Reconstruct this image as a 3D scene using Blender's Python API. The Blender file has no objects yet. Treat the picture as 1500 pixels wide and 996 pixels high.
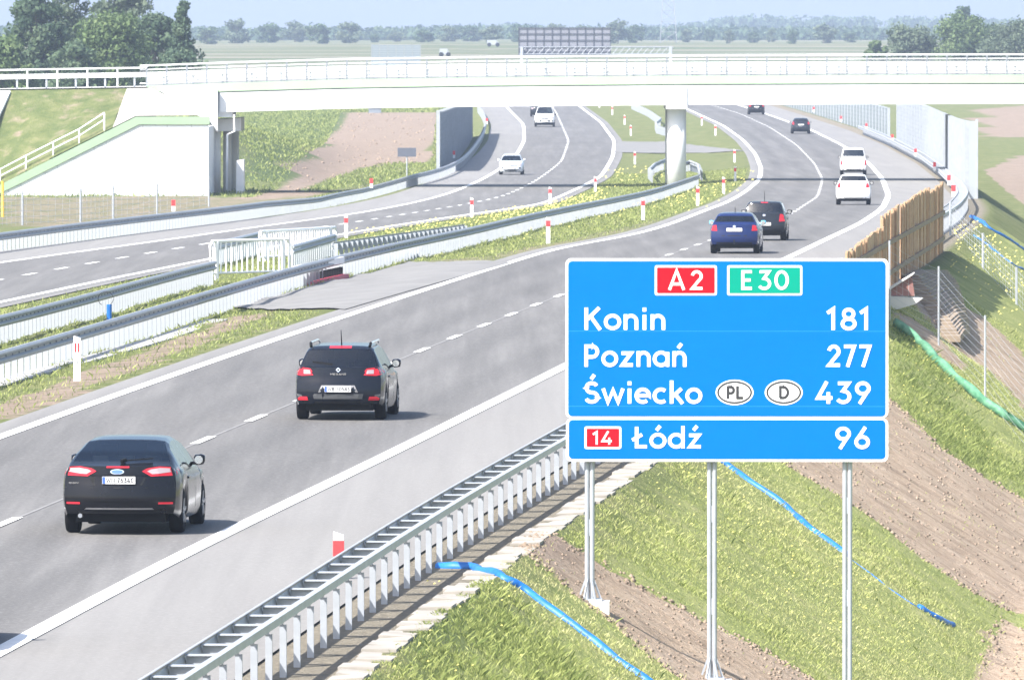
import bpy, bmesh, math, random
import numpy as np
from mathutils import Vector, Matrix
from mathutils.bvhtree import BVHTree
random.seed(7); RNG = np.random.default_rng(11)
S = bpy.context.scene
COL = S.collection
# ------------------------------------------------------------------ camera geometry
FPX = 15500.0; CX, CY, YH = 750.0, 498.0, 50.0
TILT = math.atan((CY - YH) / FPX)
EYE = 10.0                                   # height of the camera above the world's zero
def ray(px, py):
    r = (px - CX) / FPX; u = -(py - CY) / FPX
    dy = math.cos(TILT) + u * math.sin(TILT)
    return r / dy, (-math.sin(TILT) + u * math.cos(TILT)) / dy
def at_depth(px, py, D):
    rx, rz = ray(px, py)
    return Vector((rx * D, D, EYE + rz * D))
# depth of the carriageway below the eye: a long sag with a gentle climb out of it
HD = np.array([(0, 8.3), (110, 8.1), (168, 7.92), (209, 7.68), (277, 7.5), (369, 7.66), (456, 8.0), (525, 8.5),
               (600, 9.15), (689, 9.6), (790, 9.7), (912, 9.5), (1006, 9.2), (1148, 8.75), (1260, 8.4), (1500, 7.5),
               (2000, 4.9), (2500, 2.4), (4000, 1.6), (9000, 1.0)])
_g = np.arange(0, 9000, 2.0)
_h = np.interp(_g, HD[:, 0], HD[:, 1])
_k = np.exp(-0.5 * (np.arange(-60, 61) * 2 / 30.0) ** 2); _k /= _k.sum()
_h = np.convolve(np.pad(_h, 60, mode='edge'), _k, 'valid')
def Hh(D): return np.interp(D, _g, _h)
def offL(D): return np.interp(D, [0, 380, 700, 1300, 1800], [.8, .75, .4, .3, 0])
def zroad(D): return EYE - Hh(D)
_Ds = np.concatenate([np.arange(60, 1400, .25), np.arange(1400, 4000, 2.0)])
def hit(px, py, zf):
    rx, rz = ray(px, py)
    dz = EYE + rz * _Ds - zf(rx * _Ds, _Ds)
    s = np.where(dz <= 0)[0]
    i = s[0] if len(s) else len(_Ds) - 1
    return float(rx * _Ds[i]), float(_Ds[i])
def curve(pts, zf, sig=14.0):
    q = sorted([hit(x, y, zf) for x, y in pts], key=lambda a: a[1])
    X = np.array([a[0] for a in q]); D = np.array([a[1] for a in q])
    m0 = np.polyfit(D[:3], X[:3], 1)[0]; m1 = (X[-1] - X[-2]) / (D[-1] - D[-2])
    g = np.arange(0, 2400, 2.0)
    x = np.interp(g, D, X)
    x = np.where(g < D[0], X[0] + (g - D[0]) * m0, x)
    x = np.where(g > D[-1], X[-1] + (g - D[-1]) * m1 - 2.0e-5 * (g - D[-1]) ** 2 * 0.6, x)
    k = np.exp(-0.5 * (np.arange(-40, 41) * 2 / sig) ** 2); k /= k.sum()
    p = np.concatenate([x[0] + (np.arange(-40, 0)) * (x[1] - x[0]), x, x[-1] + np.arange(1, 41) * (x[-1] - x[-2])])
    x = np.convolve(p, k, 'valid')
    return lambda d: np.interp(d, g, x)
zR = lambda X, D: zroad(D)
zL = lambda X, D: zroad(D) - offL(D)
RL = curve([(0,959),(169,864),(337,778),(500,704),(587,660),(827,540),(1160,377),(1263,328),(1293,307),(1302,287),(1293,263),(1273,240),(1233,213),(1190,192),(1123,168),(1077,153)], zR)
LL = curve([(0,643),(250,553),(500,468),(667,412),(743,388),(833,373-14),(905,353),(977,332),(1000,323),(1060,300),(1090,283),(1113,263),(1115,247),(1107,227),(1090,207),(1060,185),(1008,161)], zR)
DL = curve([(20,764),(300,647),(375,616),(613,518),(660,498),(701,482),(743,466),(780,450),(815,437),(1157,317),(1197,290),(1205,263),(1193,240),(1167,213),(1127,187),(1083,167),(1037,153)], zR)
LIN = curve([(0,445),(170,408),(793,300),(833,283),(880,260),(898,230),(900,207),(880,180),(847,155)], zL)
LD = curve([(20,408),(115,390),(198,376),(272,363),(467,335),(533,325),(607,313),(667,303),(733,290),(783,267),(823,237),(833,207),(818,173)], zL)
LO = curve([(0,386),(233,355),(407,330),(517,315),(583,303),(650,287),(700,267),(730,250),(757,227),(768,207),(767,183),(740,155)], zL)
def hEmb(D): return np.interp(D, [0, 340, 700, 1300, 1700], [4.0, 3.8, 3.0, 1.4, .3])
def wob(X, D):
    return (np.sin(X * .9 + D * .31) * np.sin(D * .23 - X * .4) + .6 * np.sin(X * 2.3 - D * .77) * np.sin(X * 1.1 + D * 1.3))
def terr(X, D, w=.05):
    X = np.asarray(X, float); D = np.asarray(D, float)
    a, b, c, d = RL(D), LL(D) - 1.0, LIN(D) + .9, LO(D) - 3.7
    z = zroad(D) + 0 * X
    t = np.clip((b - X) / np.maximum(b - c, .5), 0, 1)
    z = z - offL(D) * t - .12 * np.sin(np.pi * t)
    lo = np.maximum(d - X, 0)
    z = z - np.clip(lo / 4, 0, .35)
    o = X - (a + 5.2)
    sl = np.clip(o / 1.55, 0, None); he = hEmb(D)
    z = z - np.where(o > 0, he * (1 - np.exp(-(sl / he) ** 1)) * 0 + np.minimum(sl, he) - .25 * np.exp(-((sl - he) / .35) ** 2) * 0, 0)
    rough = np.clip(np.maximum(o, np.maximum(np.minimum(t, 1 - t) * 5, lo * .4)), 0, 1) * np.clip(1.4 - D / 1200, .2, 1)
    z = z + w * wob(X, D) * rough
    # earth bank beyond the overpass on the far left
    mnd = np.clip((-13.5 - (X - 0)) / 2.2, 0, 4.6) * np.clip((D - 705) / 40, 0, 1) * np.clip((980 - D) / 160, 0, 1)
    return z + np.where(X < 0, mnd, 0)
def smooth_terr(X, D): return terr(X, D, 0.0)
def on_ground(px, py): 
    x, d = hit(px, py, terr)
    return Vector((x, d, float(terr(x, d))))
# ------------------------------------------------------------------ objects
def link(o, parent=None):
    COL.objects.link(o)
    if parent is not None: o.parent = parent
    return o
def tag(o, label, cat, group=None):
    o['label'] = label; o['category'] = cat
    if group: o['group'] = group
    return o
def thing(name, label, cat, loc=(0, 0, 0), rz=0.0, group=None):
    o = bpy.data.objects.new(name, None); o.empty_display_size = .3
    COL.objects.link(o); o.location = loc; o.rotation_euler = (0, 0, rz)
    return tag(o, label, cat, group)
class MB:
    def __init__(s): s.v = []; s.f = []; s.m = []
    def add(s, vs, fs, m=0):
        b = len(s.v); s.v += [tuple(v) for v in vs]
        s.f += [tuple(i + b for i in f) for f in fs]; s.m += [m] * len(fs); return s
    def box(s, x0, x1, y0, y1, z0, z1, m=0):
        return s.add([(x0,y0,z0),(x1,y0,z0),(x1,y1,z0),(x0,y1,z0),(x0,y0,z1),(x1,y0,z1),(x1,y1,z1),(x0,y1,z1)],
                     [(0,3,2,1),(4,5,6,7),(0,1,5,4),(1,2,6,5),(2,3,7,6),(3,0,4,7)], m)
    def hexa(s, p, m=0):
        return s.add(p, [(0,3,2,1),(4,5,6,7),(0,1,5,4),(1,2,6,5),(2,3,7,6),(3,0,4,7)], m)
    def tube(s, pts, r, n=8, m=0, cap=True):
        pts = [Vector(p) for p in pts]; rs = r if isinstance(r, (list, tuple)) else [r] * len(pts)
        rings = []
        for i, p in enumerate(pts):
            t = (pts[min(i+1, len(pts)-1)] - pts[max(i-1, 0)]).normalized()
            a = t.cross(Vector((0, 0, 1)))
            if a.length < .05: a = t.cross(Vector((0, 1, 0)))
            a.normalize(); b = a.cross(t)
            rings.append([p + (a * math.cos(2*math.pi*k/n) + b * math.sin(2*math.pi*k/n)) * rs[i] for k in range(n)])
        vs = [v for q in rings for v in q]; fs = []
        for i in range(len(pts) - 1):
            for k in range(n):
                fs.append((i*n+k, i*n+(k+1) % n, (i+1)*n+(k+1) % n, (i+1)*n+k))
        if cap: fs += [tuple(range(n)), tuple(range((len(pts)-1)*n, len(pts)*n))]
        return s.add(vs, fs, m)
    def bar(s, a, b, w, h, m=0):
        a, b = Vector(a), Vector(b); t = (b - a).normalized()
        u = t.cross(Vector((0, 0, 1)))
        if u.length < .05: u = Vector((1, 0, 0))
        u.normalize(); v = u.cross(t)
        u *= w / 2; v *= h / 2
        return s.hexa([a-u-v, a+u-v, b+u-v, b-u-v, a-u+v, a+u+v, b+u+v, b-u+v], m)
    def sweep(s, pts, prof, m=0, closed=True):
        """profile (lateral, up) carried along a path; lateral points to the right of travel"""
        pts = [Vector(p) for p in pts]; n = len(prof); vs = []; fs = []
        for i, p in enumerate(pts):
            t = pts[min(i+1, len(pts)-1)] - pts[max(i-1, 0)]
            l = Vector((t.y, -t.x, 0)).normalized()
            vs += [p + l * a + Vector((0, 0, b)) for a, b in prof]
        kk = n if closed else n - 1
        for i in range(len(pts) - 1):
            for k in range(kk):
                fs.append((i*n+k, i*n+(k+1) % n, (i+1)*n+(k+1) % n, (i+1)*n+k))
        if closed: fs += [tuple(range(n)), tuple(range((len(pts)-1)*n, len(pts)*n))]
        return s.add(vs, fs, m)
    def prism(s, poly, y0, y1, m=0):
        """polygon in x,z carried from y0 to y1"""
        n = len(poly)
        return s.add([(x, y0, z) for x, z in poly] + [(x, y1, z) for x, z in poly],
                     [tuple(range(n)), tuple(range(2*n-1, n-1, -1))] + [(k, n+k, n+(k+1) % n, (k+1) % n) for k in range(n)], m)
    def lathe_x(s, prof, x, y, z, n=24, m=0):
        """profile (x offset, radius) spun about an axis along x"""
        k = len(prof); vs = []
        for i in range(n):
            a = 2*math.pi*i/n
            vs += [(x+px, y+r*math.cos(a), z+r*math.sin(a)) for px, r in prof]
        fs = [(i*k+j, i*k+j+1, ((i+1) % n)*k+j+1, ((i+1) % n)*k+j) for i in range(n) for j in range(k-1)]
        return s.add(vs, fs, m)
    def mesh(s, name, mats, off=None, smooth=False):
        me = bpy.data.meshes.new(name)
        vs = s.v if off is None else [(a-off[0], b-off[1], c-off[2]) for a, b, c in s.v]
        me.from_pydata(vs, [], s.f)
        for m in (mats if isinstance(mats, (list, tuple)) else [mats]): me.materials.append(m)
        if any(s.m): me.polygons.foreach_set('material_index', s.m)
        bm = bmesh.new(); bm.from_mesh(me); bmesh.ops.recalc_face_normals(bm, faces=bm.faces); bm.to_mesh(me); bm.free()
        if smooth: me.shade_smooth()
        return me
    def build(s, name, mats, parent=None, off=None, smooth=False):
        return link(bpy.data.objects.new(name, s.mesh(name, mats, off, smooth)), parent)
def np_mesh(name, V, F, mat, attrs=None, smooth=False):
    """fast mesh: V (n,3), F (m,k) ; attrs {name: float per vertex}"""
    me = bpy.data.meshes.new(name); V = np.asarray(V, np.float32); F = np.asarray(F, np.int32)
    n, k = F.shape
    me.vertices.add(len(V)); me.vertices.foreach_set('co', V.ravel())
    me.loops.add(n*k); me.loops.foreach_set('vertex_index', F.ravel())
    me.polygons.add(n); me.polygons.foreach_set('loop_start', np.arange(0, n*k, k, dtype=np.int32))
    me.polygons.foreach_set('loop_total', np.full(n, k, np.int32))
    for a, val in (attrs or {}).items():
        at = me.attributes.new(a, 'FLOAT', 'POINT'); at.data.foreach_set('value', np.asarray(val, np.float32))
    me.update(calc_edges=True); me.validate()
    me.materials.append(mat)
    if smooth: me.shade_smooth()
    return me
def structure(o): o['kind'] = 'structure'; return o
def stuff(o): o['kind'] = 'stuff'; return o
# ------------------------------------------------------------------ materials
class NT:
    def __init__(s, name):
        s.m = bpy.data.materials.new(name); s.m.use_nodes = True; s.t = s.m.node_tree
        s.b = s.t.nodes['Principled BSDF']; s.out = s.t.nodes['Material Output']
    def n(s, typ, **kw):
        q = s.t.nodes.new(typ)
        for k, v in kw.items():
            if k in q.inputs.keys() if isinstance(k, str) else False: q.inputs[k].default_value = v
            else: setattr(q, k, v)
        return q
    def l(s, a, b): s.t.links.new(a, b)
    def noise(s, scale, detail=4, rough=.55, vec=None):
        q = s.t.nodes.new('ShaderNodeTexNoise'); q.inputs['Scale'].default_value = scale
        q.inputs['Detail'].default_value = detail; q.inputs['Roughness'].default_value = rough
        if vec is not None: s.l(vec, q.inputs['Vector'])
        return q.outputs['Fac']
    def coord(s, scale=(1, 1, 1), kind='Object'):
        c = s.t.nodes.new('ShaderNodeTexCoord'); mp = s.t.nodes.new('ShaderNodeMapping')
        mp.inputs['Scale'].default_value = scale; s.l(c.outputs[kind], mp.inputs['Vector'])
        return mp.outputs['Vector']
    def ramp(s, fac, stops):
        q = s.t.nodes.new('ShaderNodeValToRGB'); e = q.color_ramp.elements
        while len(e) < len(stops): e.new(.5)
        for i, (p, c) in enumerate(stops):
            e[i].position = p; e[i].color = (*c, 1) if len(c) == 3 else c
        s.l(fac, q.inputs['Fac']); return q.outputs['Color']
    def mix(s, fac, a, b):
        q = s.t.nodes.new('ShaderNodeMix'); q.data_type = 'RGBA'
        for sock, v in ((q.inputs[0], fac), (q.inputs[6], a), (q.inputs[7], b)):
            if hasattr(v, 'links'): s.l(v, sock)
            else: sock.default_value = (*v, 1) if isinstance(v, tuple) else v
        return q.outputs[2]
    def math(s, op, a, b=0.0, clamp=False):
        q = s.t.nodes.new('ShaderNodeMath'); q.operation = op; q.use_clamp = clamp
        for sock, v in ((q.inputs[0], a), (q.inputs[1], b)):
            if hasattr(v, 'links'): s.l(v, sock)
            else: sock.default_value = v
        return q.outputs[0]
    def attr(s, name):
        q = s.t.nodes.new('ShaderNodeAttribute'); q.attribute_name = name; return q.outputs['Fac']
    def base(s, c):
        if hasattr(c, 'links'): s.l(c, s.b.inputs['Base Color'])
        else: s.b.inputs['Base Color'].default_value = (*c, 1)
        return s
    def set(s, **kw):
        for k, v in kw.items(): s.b.inputs[k.replace('_', ' ')].default_value = v
        return s
    def bump(s, h, strength=.4, dist=.02):
        q = s.t.nodes.new('ShaderNodeBump'); q.inputs['Strength'].default_value = strength; q.inputs['Distance'].default_value = dist
        s.l(h, q.inputs['Height']); s.l(q.outputs['Normal'], s.b.inputs['Normal']); return s
_MC = {}
def worn(name, c, var=.12, scale=6.0, rough=.6, metal=0.0, dirt=None):
    """a plain surface with uneven tone"""
    if name in _MC: return _MC[name]
    t = NT(name); v = t.coord()
    f = t.noise(scale, 5, .6, v)
    d = tuple(x * (1 - var) for x in c); e = tuple(min(1, x * (1 + var)) for x in c)
    col = t.ramp(f, [(.3, d), (.7, e)])
    if dirt:
        f2 = t.noise(scale * .35, 6, .7, v)
        col = t.mix(t.math('MULTIPLY', t.math('SUBTRACT', f2, .5, True), 1.6, True), col, dirt)
    t.base(col); t.set(Roughness=rough, Metallic=metal)
    _MC[name] = t.m; return t.m
def paint(name, c, rough=.28, metal=0.0):
    if name in _MC: return _MC[name]
    t = NT(name); v = t.coord()
    f = t.noise(3.0, 4, .6, v)
    t.base(t.ramp(f, [(.3, tuple(x*.93 for x in c)), (.75, tuple(min(1, x*1.05+.004) for x in c))]))
    t.set(Roughness=rough, Metallic=metal); t.b.inputs['Specular IOR Level'].default_value = .15; t.b.inputs['Coat Weight'].default_value = .28; t.b.inputs['Coat Roughness'].default_value = .06
    _MC[name] = t.m; return t.m
M_galv = worn('galvanised_steel', (.36, .385, .42), .10, 3.0, .5, .12, (.29, .30, .32))
M_galv_d = worn('galvanised_steel_dull', (.25, .27, .30), .12, 3.0, .5, .3)
M_white = worn('white_painted_steel', (.82, .83, .84), .04, 3.0, .5)
M_conc = worn('pale_concrete', (.62, .61, .58), .07, .6, .85, 0, (.5, .48, .44))
M_conc_w = worn('white_concrete', (.74, .75, .76), .05, .5, .8, 0, (.62, .62, .62))
M_green_c = worn('pale_green_concrete_coat', (.36, .50, .33), .05, .6, .8)
M_green_d = worn('green_cap_coat', (.27, .38, .25), .07, .6, .8)
M_rubber = worn('black_rubber', (.010, .010, .011), .2, 9.0, .9)
M_blackpl = worn('black_plastic', (.008, .0085, .010), .15, 8.0, .6)
M_rim = worn('alloy_rim', (.5, .51, .53), .1, 8.0, .3, .8)
M_red = worn('red_reflective_film', (.72, .045, .05), .06, 6.0, .45)
M_redlens = paint('red_lens', (.5, .02, .035), .15)
M_clearlens = paint('clear_lens', (.38, .31, .33), .15)
M_plate = worn('number_plate_white', (.8, .8, .8), .03, 9.0, .4)
M_ink = worn('black_ink', (.03, .03, .035), .05, 9.0, .6)
M_euro = worn('plate_blue_band', (.03, .1, .45), .05, 9.0, .5)
M_chrome = worn('chrome_badge', (.8, .8, .82), .05, 9.0, .15, .9)
M_seat = worn('dark_seat_cloth', (.05, .05, .055), .2, 9.0, .9)
M_hose = worn('blue_layflat_hose', (.012, .14, .48), .25, 4.0, .5, 0, (.06, .2, .45))
def glass_mat():
    t = NT('tinted_car_glass'); t.t.nodes.remove(t.b)
    tr = t.n('ShaderNodeBsdfTransparent'); tr.inputs[0].default_value = (.36, .42, .45, 1)
    gl = t.n('ShaderNodeBsdfGlossy'); gl.inputs['Roughness'].default_value = .04; gl.inputs[0].default_value = (.8, .85, .9, 1)
    fr = t.n('ShaderNodeFresnel'); fr.inputs['IOR'].default_value = 1.85
    mx = t.n('ShaderNodeMixShader'); t.l(fr.outputs[0], mx.inputs[0]); t.l(tr.outputs[0], mx.inputs[1]); t.l(gl.outputs[0], mx.inputs[2])
    t.l(mx.outputs[0], t.out.inputs['Surface']); return t.m
M_glass = glass_mat()
for _m in (M_rubber, M_blackpl): _m.node_tree.nodes['Principled BSDF'].inputs['Specular IOR Level'].default_value = .15
M_lightpave = worn('light_crossover_paving', (.18,.175,.168), .16, .5, .85, 0, (.2,.195,.19))
# ---- ground
def ground_mat():
    t = NT('verge_ground'); v = t.coord()
    big = t.noise(.09, 5, .6, v); mid = t.noise(.9, 6, .65, v); fine = t.noise(9.0, 5, .7, v); patch = t.noise(.35, 5, .6, v)
    g = t.ramp(mid, [(.28, (.085, .115, .042)), (.5, (.145, .165, .065)), (.72, (.235, .225, .115))])
    lush = t.ramp(fine, [(.3, (.045, .075, .03)), (.7, (.11, .15, .06))])
    g = t.mix(t.attr('lush'), g, lush)
    g = t.mix(t.math('MULTIPLY', t.math('SUBTRACT', patch, .58, True), 3.5, True), g, (.27, .225, .16))
    so = t.ramp(t.math('ADD', t.math('MULTIPLY', fine, .6), t.math('MULTIPLY', mid, .4)), [(.3, (.17, .13, .10)), (.52, (.28, .22, .175)), (.72, (.38, .315, .26))])
    so = t.mix(t.attr('dry_lit'), so, t.ramp(t.math('ADD', t.math('MULTIPLY', fine, .55), t.math('MULTIPLY', mid, .45)), [(.28, (.24, .165, .11)), (.5, (.44, .335, .245)), (.72, (.60, .49, .385))]))  # bank soil paler: dry, and lifted to make up for the slope's weak sun
    gul = t.noise(1.0, 6, .68, t.coord((.9, 1.5, .9)))
    so = t.mix(t.math('MULTIPLY', t.math('SUBTRACT', gul, .5, True), 3.2, True), so, (.17, .125, .095))
    k = t.math('ADD', t.attr('soil'), t.math('MULTIPLY', t.math('SUBTRACT', mid, .5), .9))
    k = t.math('MULTIPLY', t.math('SUBTRACT', k, .38), 4.0, True)
    g = t.mix(t.math('MULTIPLY', t.attr('dry_lit'), .85), g, t.ramp(t.math('ADD', t.math('MULTIPLY', fine, .5), t.math('MULTIPLY', mid, .5)), [(.3, (.17, .21, .07)), (.5, (.31, .34, .12)), (.7, (.45, .42, .22))]))  # bank grass colour brightened likewise, in place of missing sunlight
    c = t.mix(k, g, so)
    sa = t.ramp(fine, [(.3, (.17, .145, .115)), (.7, (.30, .265, .22))])
    c = t.mix(t.attr('sand'), c, sa)
    # farmland strips far away: tone follows the field each spot belongs to
    far = t.ramp(t.noise(.004, 2, .5, t.coord((1, 5, 1))), [(.40, (.15, .15, .085)), (.5, (.085, .115, .05)), (.6, (.24, .22, .17))])
    c = t.mix(t.attr('field'), c, far)
    t.base(c); t.set(Roughness=.95); t.b.inputs['Specular IOR Level'].default_value = .1
    t.bump(t.math('ADD', t.math('ADD', fine, mid), t.noise(1.0, 5, .65, t.coord((1.6, 2.4, 1.6)))), .9, .12); return t.m
def asphalt_mat():
    t = NT('worn_asphalt')
    st = t.noise(1.0, 5, .6, t.coord((1.3, .03, 1))); st2 = t.noise(1.0, 4, .6, t.coord((4.5, .06, 1)))
    pat = t.noise(.12, 4, .6, t.coord((1, .35, 1))); gr = t.noise(14.0, 3, .7, t.coord())
    f = t.math('ADD', t.math('MULTIPLY', st, .5), t.math('ADD', t.math('MULTIPLY', st2, .25), t.math('MULTIPLY', pat, .25)))
    a = t.ramp(f, [(.32, (.088, .085, .082)), (.5, (.118, .114, .110)), (.67, (.165, .160, .154))])
    b = t.ramp(f, [(.32, (.172, .166, .16)), (.67, (.228, .221, .212))])
    a = t.mix(t.math('MULTIPLY', t.attr('track'), .6), a, t.ramp(f, [(.34, (.07, .068, .066)), (.66, (.122, .118, .114))]))
    c = t.mix(t.attr('shoulder'), a, b)
    c = t.mix(t.math('MULTIPLY', t.math('SUBTRACT', gr, .48, True), 1.5, True), c, (.34, .33, .32))
    t.base(c); t.set(Roughness=.82); t.b.inputs['Specular IOR Level'].default_value = .3
    t.bump(gr, .25, .01); return t.m
def line_mat():
    t = NT('road_paint'); n = t.noise(5.0, 6, .7, t.coord())
    t.base(t.ramp(n, [(.3, (.62, .62, .6)), (.5, (.82, .82, .8))])); t.set(Roughness=.7); return t.m
M_ground = ground_mat(); M_asph = asphalt_mat(); M_line = line_mat()
# ---- zones traced on the ground
def gpoly(pts): return [tuple(on_ground(x, y)[:2]) for x, y in pts]
def inside(poly, X, D):
    r = np.zeros(X.shape, bool); n = len(poly)
    for i in range(n):
        (x0, y0), (x1, y1) = poly[i], poly[(i+1) % n]
        if y0 == y1: continue
        c = ((y0 > D) != (y1 > D)) & (X < (x1-x0)*(D-y0)/(y1-y0) + x0)
        r ^= c
    return r
SOIL = [(gpoly(p), w) for p, w in [
    ([(765,812),(790,783),(830,795),(900,838),(1000,893),(1100,945),(1180,990),(1230,1040),(1050,1040),(960,965),(900,915),(820,850)], 1.0),
    ([(1150,680),(1287,765),(1415,862),(1500,899),(1600,930),(1600,800),(1500,731),(1381,660),(1312,592),(1250,560),(1120,560)], 1.0),
    ([(1400,440),(1440,465),(1500,520),(1540,560),(1540,640),(1500,600),(1450,545),(1385,500),(1330,440),(1340,405)], .9),
    ([(1310,455),(1360,480),(1420,540),(1400,540),(1340,500),(1310,480)], .7),
    ([(-30,600),(140,535),(330,470),(420,452),(330,490),(200,545),(60,600),(-30,625)], .62),
    ([(600,385),(720,375),(960,322),(980,330),(900,350),(800,372),(700,385)], .45),
    ([(1440,930),(1470,900),(1520,930),(1520,1010),(1430,1010)], .8),
    ([(365,292),(420,262),(470,215),(500,165),(640,165),(632,240),(560,240),(480,262),(440,285)], 1.0),
    ([(-30,330),(-30,290),(310,288),(360,290),(480,280),(560,270),(300,318),(150,335)], .52),
    ([(1430,160),(1600,150),(1600,205),(1430,200)], .9),
    ([(1440,250),(1500,225),(1600,240),(1600,330),(1500,300)], .9)]]
LUSH = [(gpoly(p), w) for p, w in [
    ([(1308,480),(1350,500),(1420,600),(1445,640),(1440,705),(1385,660),(1315,590)], 1.0),
    ([(600,880),(660,845),(760,880),(840,960),(880,1030),(600,1030)], .7),
    ([(1381,655),(1420,640),(1520,700),(1520,740)], .7),
    ([(350,160),(500,160),(470,215),(420,262),(360,280)], .8)]]
def zone(lst, X, D):
    w = np.zeros(X.shape)
    for p, k in lst: w = np.maximum(w, inside(p, X, D) * k)
    return w
ROWS = np.concatenate([np.arange(40, 110, 5), np.arange(110, 320, .6), np.arange(320, 500, 1.5), np.arange(500, 820, 3), np.arange(820, 1320, 6), np.arange(1320, 2600, 30), np.arange(2600, 9001, 200)])
def make_ground():
    D = ROWS; rl, ll, li, lo = RL(D), LL(D) - 1.0, LIN(D) + .9, LO(D) - 3.7
    far = D > 2300
    cols = [lo - q for q in (3500, 2200, 1300, 800, 500, 320, 200, 130, 90, 65, 50, 40, 33, 28, 24, 21, 18.5, 16, 14, 12, 10, 8.5, 7, 5.5, 4, 2.8, 1.6, .7)]
    cols += [lo, lo + 3.7, (lo + li) / 2, li] + [li + (ll - li) * k / 28 for k in range(1, 28)] + [ll, LL(D), DL(D), RL(D), rl + 3.5, rl + 3.75, rl + 4.0, rl + 4.4, rl + 4.8]
    cols += [rl + 5.2 + q for q in list(np.arange(0, 7.5, .28)) + [7.9, 8.5, 9.2, 10, 11, 12.5, 14, 16, 19, 23, 28, 35, 45, 60, 80, 110, 160, 240, 400, 700, 1200, 2000, 3500]]
    X = np.sort(np.stack(cols, 1), axis=1); DD = np.repeat(D[:, None], X.shape[1], 1)
    Z = terr(X, DD)
    n, m = X.shape
    V = np.stack([X, DD, Z], -1).reshape(-1, 3)
    i = np.arange(n*m).reshape(n, m)
    F = np.stack([i[:-1, :-1], i[:-1, 1:], i[1:, 1:], i[1:, :-1]], -1).reshape(-1, 4)
    o = X - (RL(DD) + 5.2)
    sand = ((o > -1.9) & (o < -.15)).astype(float) * .9
    me = np_mesh('ground', V, F, M_ground, {'soil': zone(SOIL, X, DD).ravel(), 'lush': zone(LUSH, X, DD).ravel(), 'sand': sand.ravel(),
                 'field': np.clip((DD - 1300) / 500, 0, 1).ravel(), 'dry_lit': np.clip(o, 0, 1).ravel() * (DD < 460).ravel()}, True)
    return structure(link(bpy.data.objects.new('ground', me)))
make_ground()
def strip(name, edges, rows, zf, mat, up, attr=None, kind=structure):
    """a sheet between several curves X(D)"""
    X = np.stack([e(rows) for e in edges], 1); D = np.repeat(rows[:, None], X.shape[1], 1)
    V = np.stack([X, D, zf(X, D) + up], -1).reshape(-1, 3); n, m = X.shape
    i = np.arange(n*m).reshape(n, m)
    F = np.stack([i[:-1, :-1], i[:-1, 1:], i[1:, 1:], i[1:, :-1]], -1).reshape(-1, 4)
    me = np_mesh(name, V, F, mat, {k: np.repeat(np.array(a)[None], n, 0).ravel() for k, a in (attr or {}).items()})
    return kind(link(bpy.data.objects.new(name, me)))
RR = ROWS[ROWS < 1750]
def lanes(a, b):
    e = []; v = []
    for f0 in (.29, .71):
        for q, k in ((-.13, 0), (-.04, 1), (.04, 1), (.13, 0)): e.append(lambda d, f=f0+q: a(d)+(b(d)-a(d))*f); v.append(k)
    return e, v
_e1, _v1 = lanes(LL, DL); _e2, _v2 = lanes(DL, RL)
strip('road', [lambda d: LL(d)-.75, LL, lambda d: LL(d)+.3] + _e1 + [DL] + _e2 + [lambda d: RL(d)-.3, lambda d: RL(d)+.25, lambda d: RL(d)+3.55], RR, zR, M_asph, .03,
      {'shoulder': [1, .5, 0] + [0]*8 + [.12] + [0]*8 + [.1, 1, 1], 'track': [0, 0, 0] + _v1 + [0] + _v2 + [0, 0, 0]})
strip('road_opposite', [lambda d: LO(d)-3.3, lambda d: LO(d)-.25, lambda d: LO(d)+.3, LD, lambda d: LIN(d)-.3, lambda d: LIN(d)+.75], RR, zL, M_asph, .03, {'shoulder': [1, 1, .1, 0, 0, .8]})
def line(name, c, w, rows, zf): return strip(name, [lambda d: c(d)-w/2, lambda d: c(d)+w/2], rows, zf, M_line, .042)
for nm, c, zf, w in (('edge_line', RL, zR, .30), ('edge_line', LL, zR, .28), ('edge_line', LIN, zL, .28), ('edge_line', LO, zL, .28)):
    line(nm, c, w, RR, zf)
def dashes(name, c, zf, start, period, length, w, thin):
    V = []; F = []
    d = start
    while d < 1700:
        dd = np.concatenate([[d], ROWS[(ROWS > d + .05) & (ROWS < d + length - .05)], [d + length]])
        for k, q in enumerate(dd):
            # height follows the same straight spans as the road sheet
            j = np.searchsorted(ROWS, q) ; j = min(max(j, 1), len(ROWS)-1)
            tt = (q - ROWS[j-1]) / (ROWS[j] - ROWS[j-1])
            z = zf(0, ROWS[j-1]) * (1-tt) + zf(0, ROWS[j]) * tt
            x = c(ROWS[j-1]) * (1-tt) + c(ROWS[j]) * tt
            V += [(x-w/2, q, z+.044), (x+w/2, q, z+.044)]
            if k: b = len(V); F.append((b-4, b-3, b-1, b-2))
        d += period
    structure(link(bpy.data.objects.new(name, np_mesh(name, V, F, M_line))))
dashes('lane_line', DL, zR, 168.2 - 10.35*6, 10.35, 3.4, .17, True)
strip('lane_seam', [lambda d: DL(d)-.03, lambda d: DL(d)+.03], RR, zR, worn('seam_sealant', (.21,.205,.2), .1, 2, .8), .036)
dashes('lane_line', LD, zL, 120.0, 10.35, 3.8, .2, True)
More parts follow.
